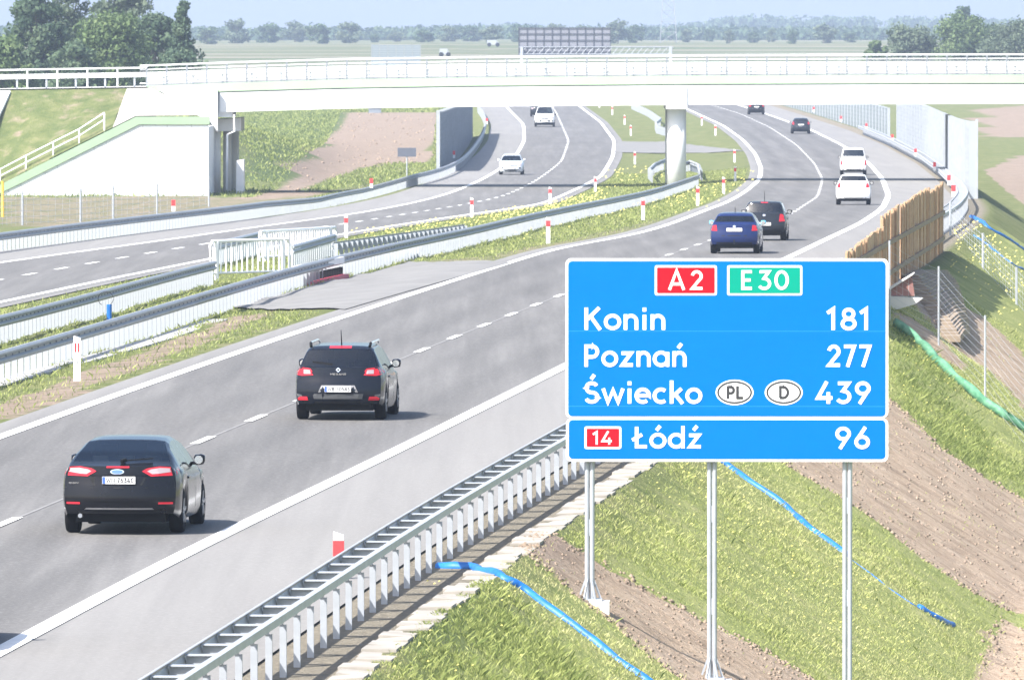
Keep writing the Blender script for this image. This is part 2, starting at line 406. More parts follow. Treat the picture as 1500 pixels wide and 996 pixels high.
# crossover through the median
def sheet(name, poly, zoff, mat, n=14):
    """quad region given by four ground points, laid over the ground"""
    a, b, c, d = [on_ground(*p) for p in poly]; V = []; F = []
    for i in range(n+1):
        for j in range(n+1):
            p = a.lerp(b, i/n).lerp(d.lerp(c, i/n), j/n); z = float(terr(p.x, p.y))
            V.append((p.x, p.y, z + zoff))
    for i in range(n):
        for j in range(n): k = i*(n+1)+j; F.append((k, k+1, k+n+2, k+n+1))
    return structure(link(bpy.data.objects.new(name, np_mesh(name, V, F, mat, {'shoulder': np.ones(len(V))}))))
sheet('crossover_pavement', [(330, 452), (600, 385), (748, 387), (505, 456)], .05, M_lightpave, 24)
sheet('crossover_pavement', [(905, 208), (980, 208), (1092, 222), (900, 224)], .05, M_lightpave, 20)
# ------------------------------------------------------------------ lettering: strokes with square ends
def arc(cx, cy, rx, ry, a0, a1, n=14):
    return [(cx + rx*math.cos(math.radians(a0+(a1-a0)*i/n)), cy + ry*math.sin(math.radians(a0+(a1-a0)*i/n))) for i in range(n+1)]
X_ = .72; R_ = .30
def O_(cx=.31, cy=.29+.0, r=.29): return arc(cx, .355, .275, .285, 0, 360, 28)
GL = {  # name: (advance, [strokes]) ; centre lines, cap height 1, stroke .16
 'A': (.86, [[(.05,0),(.43,.98),(.81,0)], [(.2,.3),(.66,.3)]]),
 'E': (.62, [[(.56,.08),(.1,.08),(.1,.92),(.56,.92)], [(.1,.5),(.5,.5)]]),
 'K': (.74, [[(.1,0),(.1,1)], [(.14,.47),(.62,1)], [(.28,.6),(.66,0)]]),
 'P': (.68, [[(.1,0),(.1,1)], [(.1,.92),(.34,.92)] + arc(.34,.68,.23,.24,90,-90) + [(.1,.44)]]),
 'L': (.6, [[(.1,1),(.1,.08),(.56,.08)]]),
 'D': (.76, [[(.1,.08),(.1,.92),(.3,.92)] + arc(.3,.5,.36,.42,90,-90) + [(.06,.08)]]),
 'S': (.66, [arc(.33,.72,.22,.2,25,180,10) + arc(.33,.72,.22,.22,180,262,6) + arc(.33,.28,.24,.22,82,0,6) + arc(.33,.28,.24,.2,0,-160,12)]),
 'W': (1.1, [[(.04,1),(.3,.06),(.55,.8),(.8,.06),(1.06,1)]]),
 'N': (.8, [[(.1,0),(.1,.96),(.7,.04),(.7,1)]]),
 'M': (.92, [[(.1,0),(.1,.95),(.46,.3),(.82,.95),(.82,0)]]),
 'G': (.84, [arc(.44,.5,.34,.42,45,300,18) + [(.76,.2),(.76,.48),(.46,.48)]]),
 'B': (.7, [[(.1,.08),(.1,.92),(.36,.92)] + arc(.36,.72,.18,.2,90,-90) + [(.12,.52)], [(.3,.52)] + arc(.38,.3,.22,.22,90,-90) + [(.04,.08)]]),
 'C': (.76, [arc(.42,.5,.33,.42,45,315,18)]),
 'o': (.64, [O_()]),
 'a': (.68, [O_(.32), [(.59,0),(.59,.66)]]),
 'd': (.68, [O_(.32), [(.59,0),(.59,1.04)]]),
 'n': (.62, [[(.09,0),(.09,.7)], [(.09,.35)] + arc(.31,.4,.22,.235,180,0) + [(.53,0)]]),
 'm': (.96, [[(.09,0),(.09,.7)], [(.09,.35)] + arc(.28,.42,.19,.22,180,0) + [(.47,0)], [(.47,.35)] + arc(.66,.42,.19,.22,180,0) + [(.85,0)]]),
 'i': (.26, [[(.13,0),(.13,.68)], [(.13,.82),(.13,1.0)]]),
 'z': (.58, [[(.06,.61),(.46,.61),(.1,.08),(.54,.08)]]),
 'w': (.9, [[(.04,.68),(.24,.06),(.45,.6),(.66,.06),(.86,.68)]]),
 'e': (.64, [[(.05,.36),(.58,.36)] + arc(.32,.355,.265,.285,0,310,22)]),
 'c': (.58, [arc(.33,.355,.27,.285,50,310,18)]),
 'k': (.6, [[(.09,0),(.09,1.04)], [(.12,.3),(.5,.68)], [(.24,.42),(.55,0)]]),
 '1': (.42, [[(.02,.76),(.25,.94),(.25,0)]]),
 '2': (.64, [arc(.32,.69,.22,.23,170,-25,14) + [(.1,.08),(.6,.08)]]),
 '3': (.64, [[(.08,.92),(.5,.92),(.28,.58)] + arc(.29,.32,.25,.25,80,-150,16)]),
 '4': (.7, [[(.44,1),(.08,.26),(.66,.26)], [(.5,.52),(.5,0)]]),
 '5': (.64, [[(.54,.92),(.16,.92),(.12,.55)] + arc(.3,.34,.25,.27,110,-150,16)]),
 '6': (.66, [arc(.33,.31,.24,.24,0,360,24), [(.46,1),(.13,.42)]]),
 '7': (.6, [[(.04,.92),(.5,.92),(.2,0)]]),
 '8': (.66, [arc(.33,.72,.19,.2,0,360,22), arc(.33,.28,.24,.22,0,360,22)]),
 '9': (.66, [arc(.33,.69,.24,.24,0,360,24), [(.2,0),(.53,.58)]]),
 '0': (.7, [arc(.35,.5,.26,.42,0,360,28)]),
}
def _acc(c, x, y): a, s = GL[c]; return (a, s + [[(x-.05, y), (x+.1, y+.2)]])
GL['ń'] = _acc('n', .3, .84); GL['ó'] = _acc('o', .3, .84); GL['ź'] = _acc('z', .29, .84); GL['Ś'] = (GL['S'][0], GL['S'][1] + [[(.3, 1.1), (.44, 1.3)]])
GL['Ł'] = (.64, [[(.18,1),(.18,.08),(.6,.08)], [(.0,.38),(.4,.64)]])
GL[' '] = (.3, [])
def ribbon(mb, pts, w, f, y, th):
    """stroke as a solid of width w; f maps glyph units to (x, z)"""
    P = [Vector(f(*p)) for p in pts]; closed = (P[0]-P[-1]).length < 1e-6
    if closed: P = P[:-1]
    n = len(P); L = []; Rr = []
    for i in range(n):
        a = P[i] - P[i-1] if (i > 0 or closed) else P[1] - P[0]
        b = P[(i+1) % n] - P[i] if (i < n-1 or closed) else P[i] - P[i-1]
        a = a.normalized(); b = b.normalized(); t = (a + b)
        t = t.normalized() if t.length > .05 else a
        nrm = Vector((-t.y, t.x)); k = min(1 / max(nrm.dot(Vector((-a.y, a.x))), .35), 2.2)
        L.append(P[i] + nrm * w/2 * k); Rr.append(P[i] - nrm * w/2 * k)
    vs = [(p.x, y, p.y) for p in L] + [(p.x, y, p.y) for p in Rr] + [(p.x, y+th, p.y) for p in L] + [(p.x, y+th, p.y) for p in Rr]
    fs = []
    for i in range(n if closed else n-1):
        j = (i+1) % n
        fs += [(i, j, n+j, n+i), (i, j, 2*n+j, 2*n+i), (n+i, n+j, 3*n+j, 3*n+i)]
    if not closed: fs += [(0, n, 3*n, 2*n), (n-1, 2*n-1, 4*n-1, 3*n-1)]
    mb.add(vs, fs)
def lettering(txt, x0, x1, zb, cap, y, th, weight=.165, gap=.1):
    """text set between x0 and x1 on baseline zb"""
    mb = MB(); tot = sum(GL[c][0] for c in txt) + gap * (len(txt)-1); sx = (x1-x0) / tot; x = 0.0; layer = 0
    for c in txt:
        adv, st = GL[c]
        for s_ in st:
            ribbon(mb, s_, weight * cap, lambda u, v: (x0 + (x+u)*sx, zb + v*cap), y - (layer % 3) * .0012, th); layer += 1
        x += adv + gap
    return mb
def rrect(x0, x1, z0, z1, r, n=6):
    p = []
    for cx, cz, a in ((x1-r, z0+r, -90), (x1-r, z1-r, 0), (x0+r, z1-r, 90), (x0+r, z0+r, 180)):
        p += [(cx + r*math.cos(math.radians(a+90*i/n)), cz + r*math.sin(math.radians(a+90*i/n))) for i in range(n+1)]
    return p
# ------------------------------------------------------------------ the direction sign
def film(name, c):
    t = NT(name); v = t.coord()
    n = t.noise(2.5, 6, .7, v); st = t.noise(1.0, 4, .6, t.coord((1.2, 1, 9)))
    f = t.math('ADD', t.math('MULTIPLY', n, .6), t.math('MULTIPLY', st, .4))
    t.base(t.ramp(f, [(.3, tuple(x*.93 for x in c)), (.62, c), (.78, tuple(min(1, x*1.1+.012) for x in c))]))
    t.set(Roughness=.55); t.b.inputs['Specular IOR Level'].default_value = .06; return t.m
M_blue = film('blue_sign_film', (.0, .138, .50)); M_swhite = film('white_sign_film', (.84, .85, .86))
M_sred = film('red_sign_film', (.60, .008, .018)); M_sgreen = film('green_sign_film', (.002, .27, .19))
def make_sign():
    D0 = 160.0; s = FPX / D0
    c = at_depth(1065, 676, D0); root = thing('direction_sign', 'large blue motorway distance sign listing Konin, Poznań, Świecko and Łódź on three posts', 'sign', tuple(c), -.02)
    X = lambda px: (px - 1065) / s
    Z = lambda py: (676.5 - py) / s
    def panel(x0, y0, x1, y1, bt=4, bb=4):
        mb = MB().prism(rrect(X(x0), X(x1), Z(y1), Z(y0), .085), 0, .045); w = mb.build('panel', M_swhite, root)
        MB().prism(rrect(X(x0+4), X(x1-4), Z(y1-bb), Z(y0+bt), .06), -.006, .002).build('panel_face', M_blue, w)
        return w
    panel(828, 379, 1301, 612.4, 4, 2.4); panel(829, 612.7, 1301, 676.5, 2.6, 4)
    def badge(x0, y0, x1, y1, mat, txt, tx, base, cap):
        b = MB().prism(rrect(X(x0), X(x1), Z(y1), Z(y0), .03), -.011, -.004).build('route_badge', M_swhite, root)
        MB().prism(rrect(X(x0+3.2), X(x1-3.2), Z(y1-3.2), Z(y0+3.2), .012), -.0145, -.009).build('badge_face', mat, b)
        for t, a, e in tx: lettering(t, X(a), X(e), Z(base), cap/s, -.0195, .006, .152).build('badge_lettering', M_swhite, b)
    badge(959, 389, 1050, 433, M_sred, 'A 2', [('A', 979, 1003), ('2', 1011, 1030)], 425, 29)
    badge(1065, 389, 1175, 433, M_sgreen, 'E 30', [('E', 1085, 1103), ('30', 1110, 1156)], 425, 29)
    badge(856, 625, 910, 658, M_sred, '14', [('14', 868, 897)], 651.5, 19.5)
    for t, a, e, b, cap in (('Konin', 855, 975, 483.5, 32.5), ('Poznań', 855, 1006, 537.5, 32.5), ('Świecko', 855, 1028, 591.5, 32.5), ('181', 1211, 1275, 483.5, 32.5),
                            ('277', 1211, 1277, 537.5, 32.5), ('439', 1195, 1276, 591.5, 32.5), ('Łódź', 926, 1028, 657, 31.5), ('96', 1223, 1275, 657.5, 32)):
        lettering(t, X(a), X(e), Z(b), cap/s, -.012, .007, .162).build('lettering', M_swhite, root)
    def ell(cx, cy, rx, ry, n=36): return [(X(cx+rx*math.cos(2*math.pi*i/n)), Z(cy+ry*math.sin(2*math.pi*i/n))) for i in range(n)]
    for cx, txt, a, e in ((1076, 'PL', 1064.5, 1089), (1148, 'D', 1141, 1156)):
        o = MB().prism(ell(cx, 575, 27.8, 18.6), -.011, -.004).build('country_oval', M_swhite, root)
        ring = MB(); P = ell(cx, 575, 25.6, 16.6); Q = ell(cx, 575, 22.9, 13.9); n = len(P)
        ring.add([(x, -.0135, z) for x, z in P] + [(x, -.0135, z) for x, z in Q] + [(x, -.0105, z) for x, z in P] + [(x, -.0105, z) for x, z in Q],
                 [(i, (i+1) % n, n+(i+1) % n, n+i) for i in range(n)] + [(i, (i+1) % n, 2*n+(i+1) % n, 2*n+i) for i in range(n)])
        ring.build('oval_ring', M_ink, o)
        lettering(txt, X(a), X(e), Z(584.5), 19/s, -.0145, .004, .21).build('oval_lettering', M_ink, o)
    # thin joint lines between the sheets of the face
    for py in (485.5, 595.5): MB().box(X(832.5), X(1296.5), -.0072, -.0055, Z(py)-.004, Z(py)+.004).build('sheet_joint', film('joint_tint', (.03, .25, .62)), root)
    for k, px in enumerate((863.5, 1043, 1241.5)):
        wx = c.x + X(px); dd = D0
        zb = float(terr(wx, D0 + .12)) - c.z
        for _ in range(1):
            p = MB()
            for dx in (-.038, .038): p.tube([(X(px)+dx, .12, zb-.1), (X(px)+dx, .12, Z(390))], .036, 12)
            for z in np.arange(zb+1.0, 0, 1.4): p.box(X(px)-.02, X(px)+.02, .10, .14, z, z+.25)
            po = p.build('post', M_galv, root, smooth=False)
            f = MB()
            for a in range(6):
                an = math.pi*a/3; f.bar((X(px)+.06*math.cos(an), .12+.06*math.sin(an), zb+.34), (X(px)+.17*math.cos(an), .12+.17*math.sin(an), zb+.04), .02, .03)
            f.box(X(px)-.19, X(px)+.19, -.07, .31, zb+.02, zb+.05); f.build('base_plate', M_galv, po)
            MB().box(X(px)-.16, X(px)+.3, -.12, .4, zb-.5, zb+.018).build('footing', M_conc, po)
    for z in (.3, .9, 1.5, 2.1, 2.75): MB().box(X(836), X(1293), .05, .085, z, z+.06).build('back_rail', M_galv_d, root)
make_sign()
# ------------------------------------------------------------------ guardrails
WPROF = [(.0,-.155),(.03,-.15),(.075,-.10),(.075,-.06),(.01,-.02),(.01,.02),(.075,.06),(.075,.10),(.03,.15),(.0,.155),(-.012,.15),(.02,.1),(-.012,0),(.02,-.1),(-.012,-.15)]
M_beam = worn('weathered_beam_steel', (.33, .345, .365), .12, 2.0, .5, .12)
def path_from(c, d0, d1, step, zoff, zf=smooth_terr):
    D = np.arange(d0, d1 + .01, step); X = c(D)
    return [(float(x), float(d), float(zf(x, d)) + zoff) for x, d in zip(X, D)]
def cum(pts):
    L = [0.0]
    for a, b in zip(pts, pts[1:]): L.append(L[-1] + (Vector(b)-Vector(a)).length)
    return np.array(L), np.array(pts)
def along(pts, spacing, start=0.0):
    L, P = cum(pts); s = np.arange(start, L[-1], spacing)
    q = np.stack([np.interp(s, L, P[:, k]) for k in range(3)], 1)
    e = np.minimum(s + .5, L[-1]); q2 = np.stack([np.interp(e, L, P[:, k]) for k in range(3)], 1); q1 = np.stack([np.interp(np.maximum(e-1, 0), L, P[:, k]) for k in range(3)], 1)
    d = q2 - q1; ang = np.arctan2(-d[:, 0], d[:, 1])
    return q, ang
def cprofile_mesh(name, h, w=.12, dp=.08, mat=None):
    """one rolled C section post, open to the back"""
    mb = MB(); t = .012
    mb.box(-w/2, w/2, -dp/2, -dp/2+t, -.25, h); mb.box(-w/2, -w/2+t, -dp/2+t, dp/2, -.25, h); mb.box(w/2-t, w/2, -dp/2+t, dp/2, -.25, h)
    return mb.mesh(name, mat or M_galv)
def posts(root, base, spacing, h, face, zf=smooth_terr, start=0.0, limit=100, w=.12, side=0.0, mat=None, dp=.08):
    me = cprofile_mesh('post', h, w, dp, mat); q, ang = along(base, spacing, start); o0 = Vector(root.location)
    rest = MB()
    for i, (p, a) in enumerate(zip(q, ang)):
        z = float(zf(p[0], p[1]))
        if i < limit:
            ob = bpy.data.objects.new('post', me); link(ob, root); ob.location = Vector((p[0], p[1], z)) - o0; ob.rotation_euler = (0, 0, a + face)
        else:
            rm = Matrix.Translation((p[0], p[1], z)) @ Matrix.Rotation(a + face, 4, 'Z')
            b = [rm @ v.co for v in me.vertices]; rest.add(b, [tuple(f.vertices) for f in me.polygons])
    if rest.v: stuff(rest.build('post', mat or M_galv, root, off=o0))
    return q, ang
def guardrail(label, c, d0, d1, spacing=2.0, side=1, rear=None, step=2.0, zoff=.62, h=.72, group='guardrails', bend=None, postw=.12, limit=100, double=False):
    """side: which way the beam faces (+1 right of travel)"""
    pts = bend if bend is not None else path_from(c, d0, d1, step, 0)
    root = thing('guardrail', label, 'guardrail', pts[0], 0, group)
    o0 = Vector(pts[0])
    up = [(x, y, z+zoff) for x, y, z in pts]
    for sg in ((side, -side) if double else (side,)):
        k = .09 if rear is None else -.02
        b = MB().sweep(up, [(sg*(a+k), z) for a, z in WPROF]); b.build('beam', M_beam, root, off=o0)
    # bolt heads on the beam, one row
    q, ang = along(up, spacing)
    bm_ = MB()
    for p, a in list(zip(q, ang))[:160 if rear is None else 0]:
        n = Vector((math.cos(a), math.sin(a), 0)) * side
        cc = Vector(p) + n * (.11 if rear is None else .0)
        bm_.bar(cc - n*.02, cc + n*.018, .04, .04)
    bm_.v and stuff(bm_.build('bolt_row', M_galv_d, root, off=o0))
    if rear:
        rp = []
        for i, p in enumerate(up):
            a = Vector(up[min(i+1, len(up)-1)]) - Vector(up[max(i-1, 0)]); l = Vector((a.y, -a.x, 0)).normalized()
            rp.append(Vector(p) - l*rear*side)
        MB().sweep(rp, [(-.045,.05),(.045,.05),(.045,.15),(-.045,.15)]).build('rear_rail', M_galv, root, off=o0)
        q, ang = along(up, spacing); sp = MB()
        me = None; rest = MB()
        m = MB().box(-rear*side if side > 0 else 0.03, -.03 if side > 0 else rear, -.05, .05, .0, .10)
        m.add([(-rear*side,-.11,.118),(-.02*side,-.11,.118),(-.02*side,.11,.118),(-rear*side,.11,.118),(-rear*side,-.11,.104),(-.02*side,-.11,.104),(-.02*side,.11,.104),(-rear*side,.11,.104)], [(0,1,2,3),(4,5,6,7),(0,1,5,4),(2,3,7,6),(0,3,7,4),(1,2,6,5)])
        me = m.mesh('spacer', M_galv)
        for i, (p, a) in enumerate(zip(q, ang)):
            if i < limit:
                ob = link(bpy.data.objects.new('spacer', me), root); ob.location = Vector(p) - o0; ob.rotation_euler = (0, 0, a)
            else:
                rm = Matrix.Translation(Vector(p)) @ Matrix.Rotation(a, 4, 'Z'); rest.add([rm @ v.co for v in me.vertices], [tuple(f.vertices) for f in me.polygons])
        if rest.v: stuff(rest.build('spacer', M_galv, root, off=o0))
        base = [(p.x, p.y, p.z) for p in rp]
        posts(root, base, spacing, zoff+.0, 0, limit=limit, w=.085, dp=.06)
    else:
        posts(root, pts, spacing, h, 0, limit=limit, w=postw)
    return root, pts
# right-hand barrier beside the hard shoulder
guardrail('galvanised ladder-style guardrail beside the near hard shoulder, running behind the blue sign', lambda d: RL(d)+3.62, 118, 980, 2.0, -1, .46, 2.0, .66, group=None)
def rail_trace(label, px, spacing, side, h=.75, double=False, rear=None, group=None, zoff=.62, sig=32.0, d_to=None, postw=.12):
    """a guardrail whose top edge was read off the photograph, at its real place on the ground"""
    zf = lambda X, D: smooth_terr(X, D) + h
    c = curve(px, zf, sig); ds = [hit(x, y, zf)[1] for x, y in px]
    return guardrail(label, c, min(ds), d_to or max(ds), spacing, side, rear, 1.5, zoff, .72, group, double=double, postw=postw), c
(_g2, MR) = rail_trace('long galvanised guardrail along the front edge of the median, nearest the right carriageway', [(-40,527),(0,517),(60,500),(110,485),(167,465),(240,448),(300,433),(335,418),(367,404),(430,387),(500,371),(600,352),(700,334),(733,320),(833,303),(933,283),(977,270),(1000,263),(1022,256)], 1.33, 1, postw=.13)
(_g3, ML) = rail_trace('guardrail on the far side of the median, left of the white gate', [(-40,476),(0,466),(70,453),(143,436),(170,420),(196,405),(250,394),(303,383)], 1.0, 1, postw=.11)
(_g4, MO) = rail_trace('guardrail along the outer edge of the left carriageway below the abutment', [(-40,347),(0,341),(110,328),(200,317),(300,307),(400,297),(500,277),(587,262),(640,248),(667,239),(690,218),(706,195),(712,177),(708,165),(700,155)], 1.33, 1, postw=.14)
(_g5, MP) = rail_trace('guardrail on the far side of the median, right of the white gate', [(488,356),(520,351),(560,346),(600,342),(660,334),(700,328)], 1.33, -1, postw=.14)
# rail that wraps the bridge pier and runs on behind it
def loop_rail(label, pts, spacing=1.6, side=1):
    g = [on_ground(x, y) for x, y in pts]; P = []
    for a, b in zip(g, g[1:]):
        for k in range(5):
            q = a.lerp(b, k/5); P.append((q.x, q.y, float(terr(q.x, q.y))))
    P.append(tuple(g[-1]))
    return guardrail(label, None, 0, 0, spacing, side, bend=P, group=None)
loop_rail('curved end of the median guardrail wrapping the bridge pier', [(955,268),(950,262),(958,254),(972,248)])
loop_rail('short guardrail on the right of the bridge pier', [(1000,252),(1012,250),(1024,256),(1028,266)])
loop_rail('median guardrail beyond the bridge pier', [(976,200),(962,196),(960,190),(967,184),(950,172),(925,160)])
# ------------------------------------------------------------------ paved strip behind the near barrier and in the median
def pavers(name, c, d0, d1, w, ln):
    mb = MB(); d = d0
    while d < d1:
        x = float(c(d)); z = float(zroad(d)); m = float(c(d+1)-c(d)); a = math.atan(m)
        ox = RNG.uniform(-.05, .05); zz = z + RNG.uniform(-.02, .03) + .02; tl = RNG.uniform(-.02, .02)
        L = ln - .05
        p = []
        for sx, sy in ((-1,0),(1,0),(1,1),(-1,1)): p.append((x+ox+sx*w/2 + sy*L*m, d + sy*L - sx*m*w/2, zz - .12 + sx*tl))
        mb.hexa(p + [(q[0], q[1], q[2]+.12) for q in p]); d += ln
    return structure(mb.build(name, worn('paver_concrete', (.32,.295,.26), .25, 1.2, .9, 0, (.27,.245,.21))))
pavers('paved_strip', lambda d: RL(d)+4.92, 118, 330, .46, .95)
def med_pave():
    mb = MB(); P = [on_ground(x, y) for x, y in ((-40,578),(0,563),(60,546),(150,522),(240,496),(318,470))]
    for a, b in zip(P, P[1:]):
        n = max(1, int((b-a).length/.9))
        for k in range(n):
            q = a.lerp(b, k/n); e = a.lerp(b, (k+.93)/n); t = (e-q).normalized(); l = Vector((t.y, -t.x, 0))*.3
            z = Vector((0,0,.07)); mb.hexa([q-l-z, q+l-z, e+l-z, e-l-z, q-l+z*.6, q+l+z*.6, e+l+z*.6, e-l+z*.6])
    structure(mb.build('paved_strip', worn('paver_grey', (.36,.355,.345), .14, 2.0, .9)))
med_pave()
# kerb at the crossover
def kerb():
    mb = MB(); P = [on_ground(x, y) for x, y in ((345,448),(400,432),(470,411),(520,396),(570,386),(607,378))]
    mb.sweep(P, [(-.12,-.05),(.12,-.05),(.12,.16),(-.12,.16)])
    structure(mb.build('kerb', M_conc))
kerb()
# ------------------------------------------------------------------ delineator posts
def delineator(px, py, label, h=1.0,  zf=terr, number=False, group='delineator posts'):
    x, d = hit(px, py, zf); z = float(zf(x, d))
    t = thing('delineator_post', label, 'delineator', (x, d, z), -.03, group)
    w = .075; mb = MB()
    mb.hexa([(-w,-.05,-.1),(w,-.05,-.1),(w,.05,-.1),(-w,.05,-.1),(-w,-.05,h),(w,-.05,h-.05),(w,.05,h-.05),(-w,.05,h)]); mb.build('post_body', M_white, t)
    if number:
        for a in (-.055, .012): MB().box(a, a+.043, -.056, -.049, h-.36, h-.16).build('reflector_band', M_red, t)
        lettering('7', -.025, .025, h-.66, .085, -.054, .004, .16).build('number', M_ink, t)
    else: MB().box(-w-.004, w+.004, -.056, .056, h-.36, h-.13).build('reflector_band', M_red, t)
    return t
DEL = [((113,558), 'white delineator post marked 7 with two red strips on the near median verge', True),
 ((496,852), 'red banded delineator post beside the near ladder guardrail', False),
 ((507,349), 'red topped delineator post just right of the white gate', False), ((691,319), 'red topped delineator post among yellow flowers above the median guardrail', False),
 ((803,357), 'delineator post on the median verge in front of the guardrail, closest to the blue sign', False), ((942,323), 'delineator post on the grass verge below the pier guardrail', False),
 ((806,300), 'delineator post at the inner edge of the left carriageway beside yellow flowers', False), ((872,282), 'delineator post at the inner bend of the left carriageway before the bridge shadow', False),
 ((930,241), 'delineator post on the mown median left of the bridge pier', False), ((924,199), 'nearest of the four delineator posts beyond the median crossing, left carriageway', False),
 ((915,183), 'second of the four delineator posts beyond the median crossing, left carriageway', False), ((897,169), 'third of the four delineator posts beyond the median crossing, left carriageway', False),
 ((878,158), 'farthest of the delineator posts beyond the median crossing, just under the bridge', False),
 ((1022,302), 'delineator post right below the pier guardrail end', False), ((1060,285), 'delineator post on the grass tip right of the pier, nearest the road', False),
 ((1077,266), 'delineator post on the grass right of the pier beside the bridge shadow', False), ((1076,238), 'delineator post on the grass right of the pier beyond the bridge shadow', False),
 ((1048,199), 'nearer delineator post on the grass right of the pier under the bridge', False), ((1028,184), 'farther delineator post on the grass right of the pier under the bridge', False)]
for (p, lab, num) in DEL: delineator(p[0], p[1], lab, number=num, h=.72 if p[1] == 852 else 1.0)
x_ = float(RL(169)+3.45)
def rail_reflector(px, py, label):
    x, d = hit(px, py + 6, lambda X, D: terr(X, D) + .72); z = float(terr(x, d)) + .72
    t = thing('guardrail_reflector', label, 'reflector', (x, d, z), 0, 'reflectors on the guardrails')
    MB().box(-.09, .09, -.04, .04, -.06, .2).build('stub', M_white, t); MB().box(-.095, .095, -.046, .046, .2, .5).build('reflector_band', M_red, t)
for i, (px, py) in enumerate([(1192,158),(1232,172),(1269,183),(1307,200),(1341,222),(1369,243),(1390,264),(1397,281)]):
    rail_reflector(px, py, ['farthest red reflector on the right guardrail, close under the bridge', 'red reflector on the right guardrail, second from the bridge', 'red reflector on the right guardrail before the dark far noise screen', 'red reflector on the right guardrail at the gap between the noise screens',
                            'red reflector on the right guardrail at the far end of the tall noise barrier', 'red reflector on the right guardrail halfway along the tall noise barrier', 'red reflector on the right guardrail near the close end of the tall barrier', 'red reflector on the right guardrail nearest the timber fence'][i])
for px, py, l in ((254,302,'red reflector on the left guardrail below the white wing wall'), (544,268,'red reflector on the left guardrail beside the dirt track'), (665,225,'red reflector on the left guardrail at the foot of the dark noise barrier'), (713,175,'red reflector on the left guardrail at its far bend under the bridge')): rail_reflector(px, py, l)
# ------------------------------------------------------------------ median gates and the small barrier
def gate(label, p0, p1, hpx):
    a = on_ground(*p0); b = on_ground(*p1); b.z = a.z = max(a.z, b.z)
    t = thing('median_gate', label, 'gate', a, 0, 'white median gates'); v = b - a; L = v.length; u = v.normalized()
    s = FPX / a.y; h = hpx / s
    fr = MB(); r = .05
    fr.tube([Vector((0,0,0)), Vector((0,0,h-.15)), u*.12+Vector((0,0,h)), u*(L-.12)+Vector((0,0,h)), u*L+Vector((0,0,h-.15)), u*L], r, 8); fr.tube([Vector((0,0,.16)), u*L+Vector((0,0,.16))], r*.8, 8)
    fr.build('frame', M_white, t)
    n = max(8, int(L/.3))
    for k in range(1, n): MB().tube([u*(L*k/n)+Vector((0,0,.16)), u*(L*k/n)+Vector((0,0,h-.02))], .026, 6).build('upright', M_white, t)
    for f in (.08, .92): MB().tube([u*(L*f)+Vector((0,0,-.1)), u*(L*f)+Vector((0,0,h))], .075, 8).build('post', M_white, t)
gate('white tubular gate closing the median opening, nearer one', (308,412), (424,404), 54)
gate('white tubular gate closing the median opening, farther one behind', (380,384), (492,376), 44)
def infill(label, p0, p1, hpx, n):
    a = on_ground(*p0); b = on_ground(*p1); t = thing('slatted_barrier', label, 'barrier', a, 0, 'slatted barriers at the median gate'); v = b-a; h = hpx/(FPX/a.y)
    for k in range(n):
        q = v*(k/n); e = v*((k+.78)/n); z = float(terr(a.x+q.x, a.y+q.y)) - a.z; MB().bar(q+Vector((0,0,z+h/2)), e+Vector((0,0,z+h/2)), .05, h*.98).build('slat', M_white, t)
    MB().sweep([Vector((0,0,h)), v+Vector((0,0,h))], WPROF).build('beam', M_galv, t)
infill('white slatted barrier section right of the nearer median gate', (428,396), (490,376), 30, 22)
infill('white slatted barrier section behind the nearer median gate', (312,392), (378,374), 30, 22)
def low_barrier():
    a = on_ground(432,424); b = on_ground(502,409); t = thing('crossover_barrier', 'low red barrier foot with dark teeth below the front median guardrail', 'barrier', a); v = b-a; u = v.normalized()
    MB().sweep([Vector((0,0,0)), v], [(-.25,-.1),(.25,-.1),(.2,.16),(-.2,.16)]).build('foot', worn('red_barrier_paint', (.55,.06,.09), .15, 3, .6), t)
    for k in range(20): q = v*((k+.3)/20); MB().bar(q+Vector((0,0,.16)), q+Vector((0,0,.4)), .12, .16).build('tooth', M_blackpl, t)
    MB().sweep([Vector((0,0,.62)), v+Vector((0,0,.62))], [(-.06,-.1),(.06,-.1),(.06,.1),(-.06,.1)]).build('rail', M_white, t)
low_barrier()
def blue_marker():
    p = on_ground(160, 470); t = thing('marker_post', 'short blue marker post with wire loop between the median guardrails', 'marker post', p)
    MB().tube([(0,0,-.1),(0,0,.46)], .075, 10).build('post_body', M_hose, t)
    MB().tube([(-.1+.22*math.cos(a), 0, .62+.2*math.sin(a)) for a in np.linspace(-1.2, 4.2, 16)], .01, 5).build('wire_loop', M_ink, t)
blue_marker()
# ------------------------------------------------------------------ hoses, silt mesh
def hose(label, px, r, flat=.55, mat=None):
    P = [on_ground(*p) for p in px]; L, A = cum([tuple(p) for p in P]); s = np.linspace(0, L[-1], max(20, int(L[-1]/.25)))
    Q = []
    for v in s:
        x = np.interp(v, L, A[:, 0]) + .04*math.sin(v*3.1); y = np.interp(v, L, A[:, 1]); Q.append((x, y, float(terr(x, y)) + r*flat - .035 + .02*abs(math.sin(v*2.3))))
    rr = [r*(1+.12*math.sin(i*1.7)) for i in range(len(Q))]
    return tag(MB().tube(Q, rr, 8).build('drain_hose', mat or M_hose, smooth=True), label, 'hose', 'blue drain hoses')
hose('blue drain hose running from the near guardrail down the grass bank', [(640,832),(690,833),(735,848),(770,868),(800,890),(860,936),(905,968),(960,1010)], .075)
hose('blue drain hose emerging under the sign and running down the bank behind the posts', [(1030,662),(1062,682),(1100,708),(1150,745),(1200,786),(1240,815)], .075)
hose('thin lower end of the drain hose half buried in grass', [(1245,818),(1290,852),(1330,882),(1350,893)], .022)
hose('loose blue hose end lying at the foot of the bank', [(1345,890),(1368,905),(1397,919)], .07)
